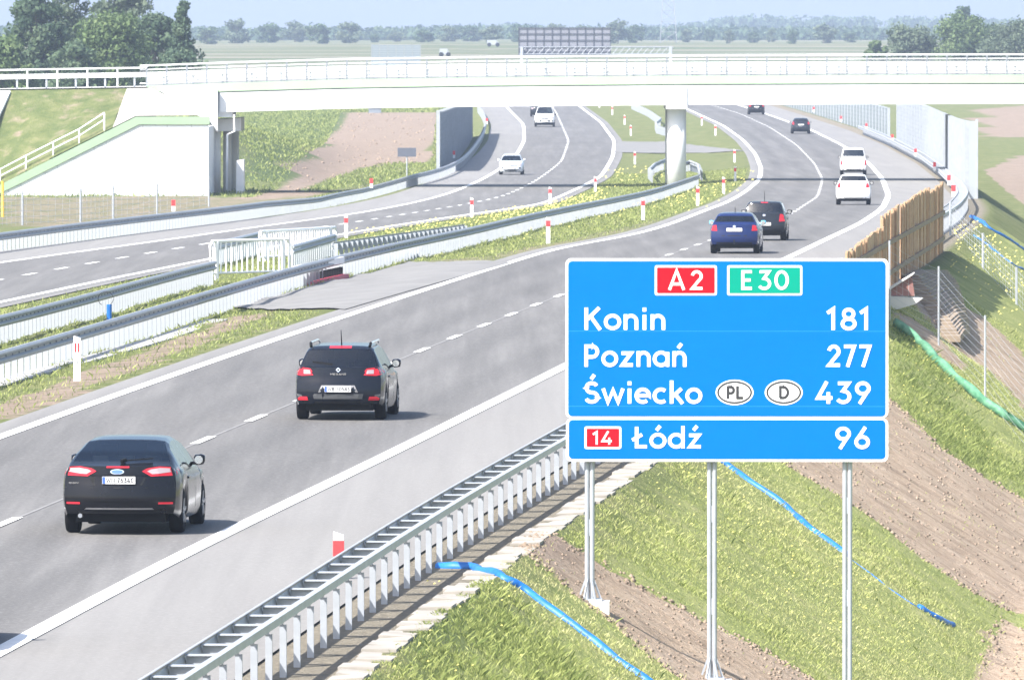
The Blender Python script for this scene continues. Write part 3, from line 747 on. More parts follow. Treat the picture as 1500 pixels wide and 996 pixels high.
hose('upper blue hose on the green slope beyond the timber fence', [(1422,318),(1445,333),(1475,350),(1510,372)], .08)
hose('lower thin blue hose on the green slope beyond the timber fence', [(1425,345),(1450,362),(1480,385),(1510,400)], .05)
def silt():
    P = [on_ground(*p) for p in ((1308,480),(1340,504),(1372,536),(1400,562),(1440,595),(1470,615),(1520,650))]; L, A = cum([tuple(p) for p in P])
    s = np.linspace(0, L[-1], 90); V = []; F = []
    for i, v in enumerate(s):
        x, y = np.interp(v, L, A[:, 0]), np.interp(v, L, A[:, 1]); k = .1*math.sin(v*2.1)
        for j, (dx, dz) in enumerate(((0, .0), (.02, .14), (.08+k*.3, .26+k*.3), (.2+k*.6, .18), (.32, .06+k*.2))): V.append((x+dx, y, float(terr(x+dx, y)) + dz + .03))
        if i:
            b = i*5
            for j in range(4): F.append((b-5+j, b-4+j, b+1+j, b+j))
    t = NT('green_silt_mesh'); f = t.noise(1.0, 4, .6, t.coord((6, .8, 6))); t.base(t.ramp(f, [(.35, (.04,.16,.085)), (.65, (.13,.30,.19))])); t.set(Roughness=.7)
    o = link(bpy.data.objects.new('silt_mesh', np_mesh('silt_mesh', V, F, t.m, None, True))); so = o.modifiers.new('s', 'SOLIDIFY'); so.thickness = .02
    tag(o, 'green plastic silt mesh strip laid down the bank right of the sign', 'mesh strip')
silt()
# ------------------------------------------------------------------ timber screen, culvert wing
def wood_mat():
    t = NT('pale_timber'); v = t.coord((3.0, .25, 3.0)); n = t.noise(2.0, 5, .6, v); g = t.noise(1.0, 3, .5, t.coord((1.0, .55, .02)))
    f = t.math('ADD', t.math('MULTIPLY', n, .35), t.math('MULTIPLY', g, .65))
    t.base(t.ramp(f, [(.32, (.31,.18,.105)), (.5, (.45,.285,.17)), (.68, (.55,.375,.24))])); t.set(Roughness=.8); return t.m
M_wood = wood_mat(); M_wood_d = worn('brown_timber', (.25,.18,.12), .2, 1.5, .8)
def timber():
    c = lambda d: RL(d) + 4.9; q, ang = along(path_from(c, 281, 376, 2, 0, lambda X, D: zroad(D)), .66); p0 = Vector(q[0])
    t = thing('timber_fence', 'tall pale timber board screen on the embankment edge beside the shoulder', 'fence', p0)
    n = len(q); Hf = np.interp(np.arange(n)/n, [0,.30,.301,.78,.781,1], [1.75,1.95,2.25,2.5,2.32,2.45])
    parts = [MB(), MB(), MB(), MB()]
    for i, (p, a) in enumerate(zip(q, ang)):
        k = min(3, int(i/n*4)); o = Vector(p)-p0; dx = RNG.uniform(-.05, .07); w = RNG.uniform(.59, .68); bot = -1.35 - .3*(i/n)
        m = Matrix.Translation(o) @ Matrix.Rotation(a + RNG.uniform(-.03,.03), 4, 'Z'); h = Hf[i] + RNG.uniform(-.02, .02)
        b = [m @ Vector(v) for v in ((dx,0,bot),(dx+.06,0,bot),(dx+.06,w,bot),(dx,w,bot),(dx,0,h),(dx+.06,0,h),(dx+.06,w,h),(dx,w,h))]; parts[k].hexa(b)
    for pmb in parts: pmb.build('board_panel', M_wood, t)
    for zz in (1.4, .5, -.5):
        MB().sweep([Vector(p)-p0+Vector((0,0,zz+.0)) for p in q[::2]], [(.10,-.07),(.15,-.07),(.15,.07),(.10,.07)]).build('rail', M_wood_d, t)
    for p in q[::16]: b = Vector(p)-p0; MB().box(b.x-.14,b.x-.06,b.y-.08,b.y+.08,-1.2+b.z,1.6+b.z).build('post', M_galv, t)
timber()
def culvert():
    a = on_ground(1301,447); t = thing('culvert_head', 'concrete culvert headwall with brick wing under the timber screen', 'culvert', a); s = FPX/a.y
    f = lambda px, py: ((px-1301)/s, (447-py)/s)
    MB().prism([f(1285,462),(f(1340,446)[0],f(1340,446)[1]),f(1352,437),f(1285,433)], -.1, .9).build('headwall', M_conc, t)
    tb = NT('dark_brick'); br = tb.n('ShaderNodeTexBrick'); tb.l(tb.coord((1,1,1)), br.inputs['Vector']); br.inputs['Color1'].default_value=(.3,.15,.13,1); br.inputs['Color2'].default_value=(.23,.11,.1,1); br.inputs['Mortar'].default_value=(.4,.36,.34,1); br.inputs['Scale'].default_value=3; tb.base(br.outputs['Color']); tb.set(Roughness=.9)
    MB().prism([f(1290,434),f(1340,434),f(1336,405),f(1300,428)], .05, .6).build('wing_wall', tb.m, t)
    MB().prism([f(1296,430),f(1336,404),f(1340,400),f(1298,425)], -.05, .65).build('cap', M_conc, t)
culvert()
def sun_stripes():  # bars stand in for stripes of sunlight between the slat shadows
    a = on_ground(1362, 450); t = thing('sun_stripe_bars', 'pale bars shaped as sun stripes in the shadow of the timber screen', 'sun_stripes', a)
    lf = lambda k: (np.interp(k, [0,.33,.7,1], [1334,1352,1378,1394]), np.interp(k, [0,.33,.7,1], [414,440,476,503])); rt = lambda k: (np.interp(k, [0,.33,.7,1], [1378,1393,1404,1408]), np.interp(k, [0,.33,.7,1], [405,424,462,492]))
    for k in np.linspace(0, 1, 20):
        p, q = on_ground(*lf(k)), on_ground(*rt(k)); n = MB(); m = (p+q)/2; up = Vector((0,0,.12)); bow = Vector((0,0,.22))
        n.bar(p-a+up, m-a+up+bow*.4, .5, .18); n.bar(m-a+up+bow*.4, q-a+up, .5, .18); n.build('step', worn('sun_stripe_earth', (.27,.215,.16), .25, 1.5, .95), t)  # each bar is one stripe of sunlight, given as a shape
sun_stripes()
# ------------------------------------------------------------------ wildlife fences
def wire_fence(label, pp, h, nw, rw=.012, pr=.05, extra=None, vert=0):
    P = [on_ground(*p) for p in pp]; t = thing('wire_fence', label, 'fence', P[0]); o = P[0]
    for p in P: MB().tube([p-o-Vector((0,0,.3)), p-o+Vector((0,0,h))], pr, 8).build('post', M_galv, t)
    w = MB()
    for k in range(nw):
        z = h*(k+.5)/nw
        for a, b in zip(P, P[1:]):
            w.tube([a-o+Vector((0,0,z)), a.lerp(b,.5)-o+Vector((0,0,z-.05)), b-o+Vector((0,0,z))], rw, 4, cap=False)
    for a, b in zip(P, P[1:]):
        for k in range(vert):
            q = a.lerp(b, (k+.5)/vert)-o; w.tube([q+Vector((0,0,.02)), q+Vector((0,0,h*.98))], rw*.8, 4, cap=False)
    w.build('wire_mesh', M_galv, t)
wire_fence('wire wildlife fence crossing the bank right of the sign', [(1303,470),(1375,506),(1443,583),(1530,690)], 2.2, 11, .0035, .03)
wire_fence('wire wildlife fence on the green slope beyond the timber screen', [(1392,345),(1440,395),(1489,447),(1540,500)], 1.3, 7, .006, .04, vert=14)
wire_fence('wire fence in front of the white wing wall', [(-20,332),(33,330),(118,326),(166,320),(230,314),(306,303)], 1.7, 6, .009, .055, vert=8)
# ------------------------------------------------------------------ noise barriers
def slat_mat(name, a, b, sc):
    t = NT(name); w = t.n('ShaderNodeTexWave'); w.bands_direction='Z'; w.inputs['Scale'].default_value=sc; w.inputs['Distortion'].default_value=.3; t.l(t.coord(), w.inputs['Vector'])
    n = t.noise(.5, 4, .6, t.coord((1,.1,1))); t.base(t.mix(t.math('MULTIPLY', n, .6), t.ramp(w.outputs['Fac'], [(.1,b),(.35,a)]), b)); t.set(Roughness=.6); return t.m
M_nb = slat_mat('pale_noise_panel', (.22,.25,.275), (.12,.145,.17), 1.0); M_nbd = slat_mat('grey_noise_panel', (.17,.21,.25), (.10,.13,.16), .8); M_nbt = slat_mat('mid_grey_noise_panel', (.22,.25,.265), (.16,.19,.205), .8)
def barrier(label, c, d0, d1, h0, h1, mat, sp=5.0):
    P = path_from(c, d0, d1, sp, 0); o = Vector(P[0]); t = thing('noise_barrier', label, 'noise barrier', o, 0, None); n = len(P)
    for i in range(n):
        h = h0+(h1-h0)*i/(n-1); p = Vector(P[i])-o
        MB().box(p.x-.13,p.x+.13,p.y-.13,p.y+.13,p.z-.4,p.z+h+.1).build('post', M_galv, t)
        if i < n-1:
            q = Vector(P[i+1])-o; h2 = h0+(h1-h0)*(i+1)/(n-1)
            MB().hexa([p+Vector((-.06,.1,-.3)),p+Vector((.06,.1,-.3)),q+Vector((.06,-.1,-.3)),q+Vector((-.06,-.1,-.3)),p+Vector((-.06,.1,h)),p+Vector((.06,.1,h)),q+Vector((.06,-.1,h2)),q+Vector((-.06,-.1,h2))]).build('panel', mat, t)
    return t
barrier('tall pale panelled noise barrier along the right shoulder, right of the white cars', lambda d: RL(d)+4.3, 572, 882, 4.1, 4.3, M_nb)
def end_return():
    x = float(RL(572)+4.3); z = float(terr(x, 572)); a = at_depth(1425, 290, 556)
    t = thing('noise_barrier', 'narrow white end panel closing the tall right noise barrier', 'noise barrier', (x+.12, 571, z))
    MB().box(-.05, .3, -.06, .06, -.5, 4.2).build('panel', worn('end_panel_grey', (.33,.36,.38), .06, .8, .6), t); MB().box(.3,.42,-.1,.1,-.6,4.3).build('post', M_galv, t)
end_return()
barrier('low grey noise screen far along the right shoulder under the bridge', lambda d: RL(d)+6.6, 985, 1330, 3.2, 3.4, M_nbt, 8.0)
barrier('dark grey noise barrier at the outer edge of the left carriageway', lambda d: MO(d)-1.2, 772, 1010, 4.5, 4.3, M_nbd)
# ------------------------------------------------------------------ overpass
DB = 684.0
def top_y(px): return float(np.interp(px, [-200,0,215,333,500,700,1000,1250,1500,1900], [137,130,126.5,122,117,114,111.5,110.5,110,109.5]))
def bpath(x0, x1, dy, D, n=40): return [at_depth(x, top_y(x)+dy, D) for x in np.linspace(x0, x1, n)]
def flat_prism(mb, top, bot, D0, D1):
    """band between two pixel-free point rows, carried back in depth"""
    for i in range(len(top)-1):
        a, b, c, d = bot[i], bot[i+1], top[i+1], top[i]
        k = Vector((0, D1-D0, 0)); mb.hexa([a, b, b+k, a+k, d, c, c+k, d+k])
def overpass():
    o = at_depth(991, 268, 685.5); t = thing('overpass_bridge', 'white concrete road overpass with pale green edge crossing the motorway', 'bridge', o)
    B = lambda mb, nm, mat, par=t, sm=False: mb.build(nm, mat, par, off=o, smooth=sm)
    m = MB(); flat_prism(m, bpath(215,1800,0,DB), bpath(215,1800,12.2,DB), DB, DB+.4); B(m, 'edge_beam', M_green_c)
    m = MB(); flat_prism(m, bpath(215,1800,0,DB+11.2), bpath(215,1800,12.2,DB+11.2), 0, .4); B(m, 'edge_beam', M_green_c)
    m = MB(); flat_prism(m, bpath(215,1800,3.0,DB+.4), bpath(215,1800,13.6,DB+.4), DB, DB+10.8); B(m, 'deck', M_conc_w)
    for dd in (.06, 8.6): m = MB(); flat_prism(m, bpath(322,1800,13.7,DB+dd), bpath(322,1800,42.5,DB+dd), 0, 1.9); B(m, 'girder', M_conc_w)
    # railings at both edges
    for dd, nm in ((.15, 0), (11.4, 1)):
        tp = bpath(205,1800,-30,DB+dd,80)
        r = MB().sweep(tp, [(-.06,-.05),(.06,-.05),(.06,.05),(-.06,.05)]); rr = B(r, 'hand_rail', M_white)
        for q in (-24, -4): MB().sweep(bpath(205,1800,q,DB+dd,80), [(-.03,-.035),(.03,-.035),(.03,.035),(-.03,.035)]).build('lower_rail', M_white, t, off=o)
        for px in np.arange(215, 1640, 29.3):
            a = at_depth(px, top_y(px)+1, DB+dd); b = at_depth(px, top_y(px)-30, DB+dd)
            MB().box(a.x-.055,a.x+.055,a.y-.05,a.y+.05,a.z,b.z).build('railing_post', M_galv_d, t, off=o)  # darker steel stands in for the shade beside each post
    for dd in (.85, 10.4):
        MB().sweep(bpath(-200,1800,-17,DB+dd,80), [((a if dd > 5 else -a), z) for a, z in WPROF]).build('guard_beam', M_white, t, off=o)
        g = MB()
        for px in np.arange(-190, 1700, 43): p = at_depth(px, top_y(px)+4, DB+dd+.12); g.box(p.x-.06,p.x+.06,p.y-.05,p.y+.05,p.z,p.z+.95)
        stuff(g.build('guard_post', M_galv, t, off=o))
    MB().sweep(bpath(-200,215,-27,DB+.1,20), [(-.05,-.05),(.05,-.05),(.05,.05),(-.05,.05)]).build('hand_rail', M_white, t, off=o)
    for px in np.arange(-180, 210, 44): p = at_depth(px, top_y(px)+2, DB+.1); MB().box(p.x-.045,p.x+.045,p.y-.04,p.y+.04,p.z,p.z+1.28).build('railing_post', M_white, t, off=o)
    m = MB(); flat_prism(m, bpath(216,1800,-12.5,DB+1.3), bpath(216,1800,3,DB+1.3), 0, .35); B(m, 'kerb_wall', M_conc)
    # pier
    zt = at_depth(991, 160, 685.5).z; zg = float(terr(o.x, 685.5))
    MB().tube([(o.x,685.55,zg-.4),(o.x,685.55,zt)], .62, 28).build('pier', M_conc_w, t, off=o, smooth=True)
    MB().tube([(o.x,693.2,zg-.4),(o.x,693.2,zt)], .62, 28).build('pier', M_conc_w, t, off=o, smooth=True)
    a = at_depth(975,126,686.0); MB().box(a.x,a.x+1.36,DB-.05,DB+10.6,zt,at_depth(975,126,DB).z-.05).build('pier_head', M_conc_w, t, off=o)
    # abutment: end block, cap beam, columns
    g = lambda px, py, D: at_depth(px, py, D)
    def slab(nm, poly, D0, D1, mat): m = MB(); P = [at_depth(x, y, D0) for x, y in poly]; m.prism([(p.x, p.z) for p in P], D0, D1); return m.build(nm, mat, t, off=o)
    slab('end_block', [(319,135),(340,134),(340,172),(319,172)], DB+.3, DB+10.5, M_conc_w)
    slab('side_wall', [(232,132),(318.5,132),(318.5,193),(306,176),(288,169)], DB-.5, DB+.2, M_conc_w)
    slab('cap_beam', [(312,176),(353,173),(353,192),(312,193)], DB+1.2, DB+10, M_conc)
    for px, D in ((317,DB+2),(333,DB+5),(344,DB+8)): p = at_depth(px, 192, D); MB().tube([(p.x,D,p.z),(p.x,D,p.z-4.6)], .28, 16).build('column', M_conc, t, off=o, smooth=True)
    slab('back_wall', [(306,180),(318,180),(318,292),(306,292)], DB+3, DB+10, M_conc)
    slab('plinth', [(346,236),(357,234),(357,290),(346,290)], DB-2, DB+1.0, M_conc_w)
    p = at_depth(343,168,DB+.2); MB().tube([p, p+Vector((.02,0,-1.1)), p+Vector((-.45,0,-1.3)), p+Vector((-.47,0,-5))], .075, 8).build('downpipe', M_white, t, off=o)
    # wing wall with coloured cap
    DW = 672.0
    ww = slab('wing_wall', [(-120,345),(-120,342),(0,284),(204,183),(305.5,183),(305.5,296),(-20,300)], DW, DW+.5, M_wing)
    slab('wing_cap', [(-120,330),(0,271),(199,171.5),(307,171.5),(307,182.5),(204,182.5),(0,283.5),(-120,341.5)], DW-.12, DW+.65, M_green_d)
    slab('wing_wall', [(299,186),(305.4,186),(305.4,294),(299,294)], DW+.52, DB+3, M_conc_w)
    return o
def wing_mat():
    t = NT('panelled_white_concrete'); br = t.n('ShaderNodeTexBrick'); mp = t.n('ShaderNodeMapping'); c = t.n('ShaderNodeTexCoord'); t.l(c.outputs['Object'], mp.inputs['Vector']); mp.inputs['Rotation'].default_value=(math.radians(90),0,0); t.l(mp.outputs[0], br.inputs['Vector'])
    br.inputs['Color1'].default_value=(.72,.74,.76,1); br.inputs['Color2'].default_value=(.69,.71,.74,1); br.inputs['Mortar'].default_value=(.52,.54,.58,1)
    br.inputs['Scale'].default_value=1.0; br.inputs['Brick Width'].default_value=1.55; br.inputs['Row Height'].default_value=.85; br.inputs['Mortar Size'].default_value=.025
    t.base(br.outputs['Color']); t.set(Roughness=.8); return t.m
M_wing = wing_mat()
OB = overpass()
def bank():
    # earth bank carrying the overpass road on the left, with its concrete slope paving
    def sheetq(name, rows, mat, attrs=None):
        V = [tuple(p) for r in rows for p in r]; n, m = len(rows), len(rows[0]); i = np.arange(n*m).reshape(n, m)
        F = np.stack([i[:-1,:-1], i[:-1,1:], i[1:,1:], i[1:,:-1]], -1).reshape(-1, 4)
        return structure(link(bpy.data.objects.new(name, np_mesh(name, V, F, mat, attrs, True))))
    n = 30; rows = []
    for k in range(13):
        f = k/12; r = []
        for i in range(n+1):
            u = i/n; xt = -320 + (186+320)*u; xb = -320 + (165+320)*u
            a = at_depth(xt, top_y(xt)+3, DB-.6)
            yb = float(np.interp(xb, [-320,-120,0,165], [430,328,269,187])); b = at_depth(xb, yb, 672.6)
            p = a.lerp(b, f); p.z += .12*math.sin(p.x*1.9+f*7)*math.sin(f*3.14); r.append(p)
        rows.append(r)
    nn = len(rows)*len(rows[0])
    sheetq('overpass_embankment', rows, M_ground, {'soil': RNG.uniform(.15,.5,nn), 'lush': RNG.uniform(0,.4,nn), 'sand': np.zeros(nn), 'field': np.zeros(nn)})
    rows = [[at_depth(186,top_y(186)+3,DB-.6).lerp(at_depth(165,187,672.6),f), at_depth(198,top_y(198)+3,DB-.6).lerp(at_depth(199,170,672.6),f), at_depth(222,top_y(222)+3,DB-.6).lerp(at_depth(299,169,672.6),f)] for f in np.linspace(0,1,8)]
    sheetq('slope_paving', rows, worn('beige_slope_paving', (.40,.375,.34), .06, .8, .9))
    rows = [[p+Vector((0,dd,0)) for p in bpath(-320,216,1,DB-.6,20)] for dd in (0,4,8,12.4)]
    sheetq('overpass_road', rows, M_conc)
    rows = []
    for f in np.linspace(0,1,6): rows.append([p+Vector((0,12.4+f*9,-4.8*f)) for p in bpath(-320,216,1,DB-.6,20)])
    nn = 120; sheetq('overpass_embankment', rows, M_ground, {'soil': np.full(nn,.2), 'lush': np.full(nn,.4), 'sand': np.zeros(nn), 'field': np.zeros(nn)})
    m = MB(); a, b = at_depth(2,136,DB-.9), at_depth(-40,225,675); m.sweep([a,b], [(-.6,-.1),(.6,-.1),(.6,.12),(-.6,.12)]); structure(m.build('drain_channel', M_conc_w))
    # stair railing along the wing wall
    P = [at_depth(x, y, 672.9) for x, y in ((-60,301),(0,268),(38,248),(78,228),(116,209),(153,185))]
    t = thing('stair_railing', 'white two-bar stair railing climbing the grass bank above the wing wall', 'railing', P[0]); o = P[0]
    for q in P: MB().tube([q-o-Vector((0,0,.5)), q-o+Vector((0,0,.85))], .045, 8).build('post', M_white, t)
    for z in (.42, .85): MB().tube([q-o+Vector((0,0,z)) for q in P], .04, 8).build('rail', M_white, t)
bank()
# ------------------------------------------------------------------ vehicles
def ip(y, pts): return float(np.interp(y, [p[0] for p in pts], [p[1] for p in pts]))
class Car:
    """body lofted from cross sections along its length; y=0 is the tail, x to the right"""
    def __init__(s, P):
        s.P = P; L, W = P['L'], P['W']; hw = W/2
        ys = set(np.round(np.arange(.0, L+.001, .11), 3)); ys.add(L)
        for a, b in P['side'] + [P['rearwin'], P['wind']]: ys |= {a, b}
        for ax in P['axles']: ys |= {round(ax + k*.06, 3) for k in range(-7, 8)}
        Y = sorted(y for y in ys if 0 <= y <= L); Y = [y for i, y in enumerate(Y) if i == 0 or y - Y[i-1] > .018 or y == L]
        s.Y = Y; r_arch = P['r'] + .055
        s.rows = []
        for y in Y:
            zb = P.get('sill', .21); zb += .12*max(0, 1-y/.7) + .03*max(0, 1-(L-y)/.7)
            for ax in P['axles']:
                d = abs(y-ax)
                if d < r_arch: zb = max(zb, P['r'] + math.sqrt(r_arch**2-d*d))
            wm = hw*ip(y, [(0,.93),(.25,.975),(.8,1),(L*.55,1),(L-1.0,.985),(L-.35,.95),(L,.86)])
            be = ip(y, P['belt']); zt = max(ip(y, P['top']), be+.015); h = zt-be
            wb = wm*P.get('beltw', .94); tumble = (hw*P.get('beltw', .94) - P['roofw'])/(P['H']-be_mid(P))
            wt = wb - tumble*h
            row = [(wm*.95, zb), (wm*.985, zb+.15*(be-zb)), (wm, zb+.42*(be-zb)), (wm*.998, zb+.68*(be-zb)), (wm*.98, zb+.88*(be-zb)), (wb, be),
                   (wb+(wt-wb)*.84, be+h*.84), (wt*.955, be+h*.95), (wt*.72, be+h*.985), (wt*.37, be+h*.997), (0, zt)]
            s.rows.append(row)
        s.NR = 11
        s.V = []
        for i, y in enumerate(Y):
            for sg in (-1, 1):
                for j, (x, z) in enumerate(s.rows[i]):
                    s.V.append((sg*x, s.warp(y, x/hw, z), z))
    def warp(s, y, fx, z):
        L = s.P['L']; wr = max(0, 1-y/.75); wf = max(0, 1-(L-y)/.9)
        return y + wr*(s.P.get('cr', .2)*abs(fx)**3 + ip(z, s.P['tail'])) - wf*(.34*abs(fx)**2.6 + ip(z, s.P['nose']))
    def idx(s, i, sg, j): return i*22 + (11 if sg > 0 else 0) + j
    def inr(s, a, b, rng): return any(a >= lo-.006 and b <= hi+.006 for lo, hi in rng)
    def loft(s):
        body, glass = [], []; Y = s.Y; n = len(Y); P = s.P
        for i in range(n-1):
            a, b = Y[i], Y[i+1]
            for sg in (-1, 1):
                for j in range(10):
                    f = (s.idx(i,sg,j), s.idx(i+1,sg,j), s.idx(i+1,sg,j+1), s.idx(i,sg,j+1))
                    if (j == 5 and s.inr(a, b, P['side'])) or (j >= 7 and s.inr(a, b, [P['rearwin'], P['wind']])): glass.append(f)
                    else: body.append(f)
        V = list(s.V)
        for i, sgn in ((0, 1), (n-1, -1)):
            fr = [-1, -.72, -.37, 0, .37, .72, 1]; grid = []; hw = P['W']/2
            for j in range(6):
                x, z = s.rows[i][j]; r = []
                for k, c in enumerate(fr):
                    if k == 0: r.append(s.idx(i,-1,j))
                    elif k == 6: r.append(s.idx(i,1,j))
                    else: V.append((c*x, s.warp(Y[i], c*x/hw, z), z)); r.append(len(V)-1)
                grid.append(r)
            top = [s.idx(i,-1,7), s.idx(i,-1,8), s.idx(i,-1,9), s.idx(i,-1,10), s.idx(i,1,9), s.idx(i,1,8), s.idx(i,1,7)]; grid.append(top)
            for j in range(6):
                for k in range(6): body.append((grid[j][k], grid[j][k+1], grid[j+1][k+1], grid[j+1][k]))
            for sg, k in ((-1,0),(1,6)): body.append((s.idx(i,sg,5), s.idx(i,sg,6), s.idx(i,sg,7)))
        return V, body, glass
def be_mid(P): return ip(P['L']*.45, P['belt'])
def sub_mesh(name, V, F, mat, solid=0.0):
    used = sorted({i for f in F for i in f}); mp = {v: k for k, v in enumerate(used)}
    me = bpy.data.meshes.new(name); me.from_pydata([V[i] for i in used], [], [tuple(mp[i] for i in f) for f in F]); me.materials.append(mat)
    bm = bmesh.new(); bm.from_mesh(me); bmesh.ops.remove_doubles(bm, verts=bm.verts, dist=.001); bmesh.ops.recalc_face_normals(bm, faces=bm.faces)
    for e in bm.edges:
        if len(e.link_faces) == 2 and e.calc_face_angle(0) > .75: e.smooth = False
    bm.to_mesh(me); bm.free(); me.polygons.foreach_set('use_smooth', [True]*len(me.polygons)); return me
def patch(bvh, poly, side, off, depth=.02, cuts=3):
    """piece of trim that follows the body: outline in (x,z) seen from the tail/nose, or (y,z) seen from a side"""
    bm = bmesh.new(); vs = [bm.verts.new((a, b, 0)) for a, b in poly]; bm.faces.new(vs)
    bmesh.ops.triangulate(bm, faces=bm.faces[:]); bmesh.ops.subdivide_edges(bm, edges=bm.edges[:], cuts=cuts, use_grid_fill=True)
    V = []; F = [tuple(v.index for v in f.verts) for f in bm.faces]; bm.verts.index_update(); F = [tuple(v.index for v in f.verts) for f in bm.faces]
    bd = [(e.verts[0].index, e.verts[1].index) for e in bm.edges if len(e.link_faces) == 1]
    last = None
    for v in bm.verts:
        a, b = v.co.x, v.co.y
        if side == 'rear': o, d = Vector((a, -3, b)), Vector((0, 1, 0))
        elif side == 'front': o, d = Vector((a, 9, b)), Vector((0, -1, 0))
        else: sg = 1 if side == 'right' else -1; o, d = Vector((sg*4, a, b)), Vector((-sg, 0, 0))
        h = bvh.ray_cast(o, d)[0]
        if h is None: h = last if last is not None else Vector((a, 0, b))
        last = h; V.append((h - d*off, d))
    n = len(V); mb = MB(); mb.add([p for p, d in V] + [p + d*(depth+off) for p, d in V], F + [(a, b, b+n, a+n) for a, b in bd]); bm.free()
    return mb
def mirror(poly): return [(-a, b) for a, b in poly][::-1]
def wheel(root, x, y, r, w, n=32, far=False):
    sg = 1 if x > 0 else -1
    t = MB().lathe_x([(-w/2,r*.62),(-w/2,r*.93),(-w*.42,r*.985),(-w*.2,r),(w*.2,r),(w*.42,r*.985),(w/2,r*.93),(w/2,r*.62)], 0, 0, 0, n).build('wheel', M_rubber, root, smooth=True)
    t.location = (x, y, r)
    m = MB().lathe_x([(sg*w*.44,r*.66),(sg*w*.40,r*.6),(sg*w*.3,r*.58)], 0, 0, 0, n)
    if not far:
        for k in range(5):
            a = 2*math.pi*k/5+.3; c = Vector((sg*w*.38, 0, 0)); m.bar(c+Vector((0,.12*r*math.cos(a),.12*r*math.sin(a))), c+Vector((0,.62*r*math.cos(a),.62*r*math.sin(a))), r*.2, .03)
    m.lathe_x([(sg*w*.41,.0),(sg*w*.41,r*.16),(sg*w*.3,r*.2)], 0, 0, 0, 12)
    m.build('rim', M_rim, t)
    MB().lathe_x([(sg*w*.1,0),(sg*w*.1,r*.64)], 0, 0, 0, n).build('brake_disc', M_blackpl, t)
def build_car(name, label, cat, P, loc, rz, paintm, rear=None, far=False, plate=None, group=None):
    root = thing(name, label, cat, loc, rz, group)
    c = Car(P); V, body, glass = c.loft(); L, W, H = P['L'], P['W'], P['H']; y0 = P['axles'][0] if P.get('anchor', 0) == 0 else P['axles'][1]
    V = [(x, y, z) for x, y, z in V]
    piv = bpy.data.objects.new  # parts are built about the tail, then shifted so the anchor axle sits on the root
    made = []
    def put(o):
        if o.parent == root: made.append(o)
        return o
    bo = link(bpy.data.objects.new('body', sub_mesh('body', V, body, paintm)), root); put(bo)
    bvh = BVHTree.FromPolygons([Vector(v) for v in V], body + glass)
    # panes grouped by opening
    Yc = lambda f: sum(V[i][1] for i in f)/4; Xc = lambda f: sum(V[i][0] for i in f)/4
    rw = [f for f in glass if f[0] % 11 >= 7 and c.Y[f[0]//22] < L/2]
    ws = [f for f in glass if f[0] % 11 >= 7 and f not in rw]; sd = [f for f in glass if f[0] % 11 < 7]
    for nm, fs in (('rear_window', rw), ('windscreen', ws)):
        if fs: put(link(bpy.data.objects.new(nm, sub_mesh(nm, V, fs, M_glass)), root))
    for lo, hi in P['side']:
        for sg in (-1, 1):
            fs = [f for f in sd if lo-.3 < Yc(f) < hi+.3 and Xc(f)*sg > 0 and lo-.05 < (c.Y[f[0]//22]+c.Y[f[1]//22])/2 < hi+.05]
            if fs: put(link(bpy.data.objects.new('side_window', sub_mesh('side_window', V, fs, M_glass)), root))
    bm_ = be_mid(P)
    # chassis and cabin
    m = MB(); m.box(-W/2+.24, W/2-.24, .32, L-.45, .19, .5); m.box(-W/2+.12, W/2-.12, P['axles'][0]+.48, P['axles'][1]-.48, .2, .42)
    put(m.build('underbody', M_blackpl, root))
    m = MB(); m.box(-W/2+.17, W/2-.17, P['rearwin'][0]+.22, P['wind'][1]-.1, .42, bm_-.14); put(m.build('cabin_floor', M_blackpl, root))
    ysf = L*.47; ysr = min(P['axles'][0]+.15, L*.28)
    for x in (-.37, .37):
        m = MB(); m.hexa([(x-.24,ysf-.12,.5),(x+.24,ysf-.12,.5),(x+.24,ysf+.05,.5),(x-.24,ysf+.05,.5),(x-.2,ysf-.3,bm_+.16),(x+.2,ysf-.3,bm_+.16),(x+.2,ysf-.2,bm_+.16),(x-.2,ysf-.2,bm_+.16)])
        m.box(x-.13,x+.13,ysf-.33,ysf-.23,bm_+.19,bm_+.37); put(m.build('front_seat', M_seat, root))
    m = MB(); m.box(-W/2+.25,W/2-.25,ysr,ysr+.14,.45,bm_+.06)
    for x in (-.42, 0, .42): m.box(x-.12,x+.12,ysr,ysr+.09,bm_+.06,bm_+.21)
    put(m.build('rear_bench', M_seat, root))
    for ax in P['axles']:
        for sg in (-1, 1):
            wheel(root, sg*(W/2-.125), ax, P['r'], .215, 28 if not far else 18, far); made.append([o for o in root.children if o.name.startswith('wheel')][-1])
    # door mirrors
    ym = P['wind'][0]-.12 if 'my' not in P else P['my']
    for sg in (-1, 1):
        mb = MB(); x = sg*(W/2*.95); mb.bar((x-sg*.06, ym+.02, bm_+.03), (x+sg*.1, ym, bm_+.05), .05, .05)
        mb.tube([(x+sg*.0,ym,bm_+.08),(x+sg*.02,ym,bm_+.085),(x+sg*.11,ym,bm_+.095),(x+sg*.16,ym,bm_+.09),(x+sg*.17,ym,bm_+.09)], [.05,.085,.085,.07,.02], 12); mo = put(mb.build('door_mirror', P.get('mirrorm', paintm), root, smooth=True))
        mg = MB().tube([(x+sg*.075, ym-.088, bm_+.09), (x+sg*.075, ym-.084, bm_+.09)], .068, 12); mg.build('mirror_glass', M_chrome, mo)
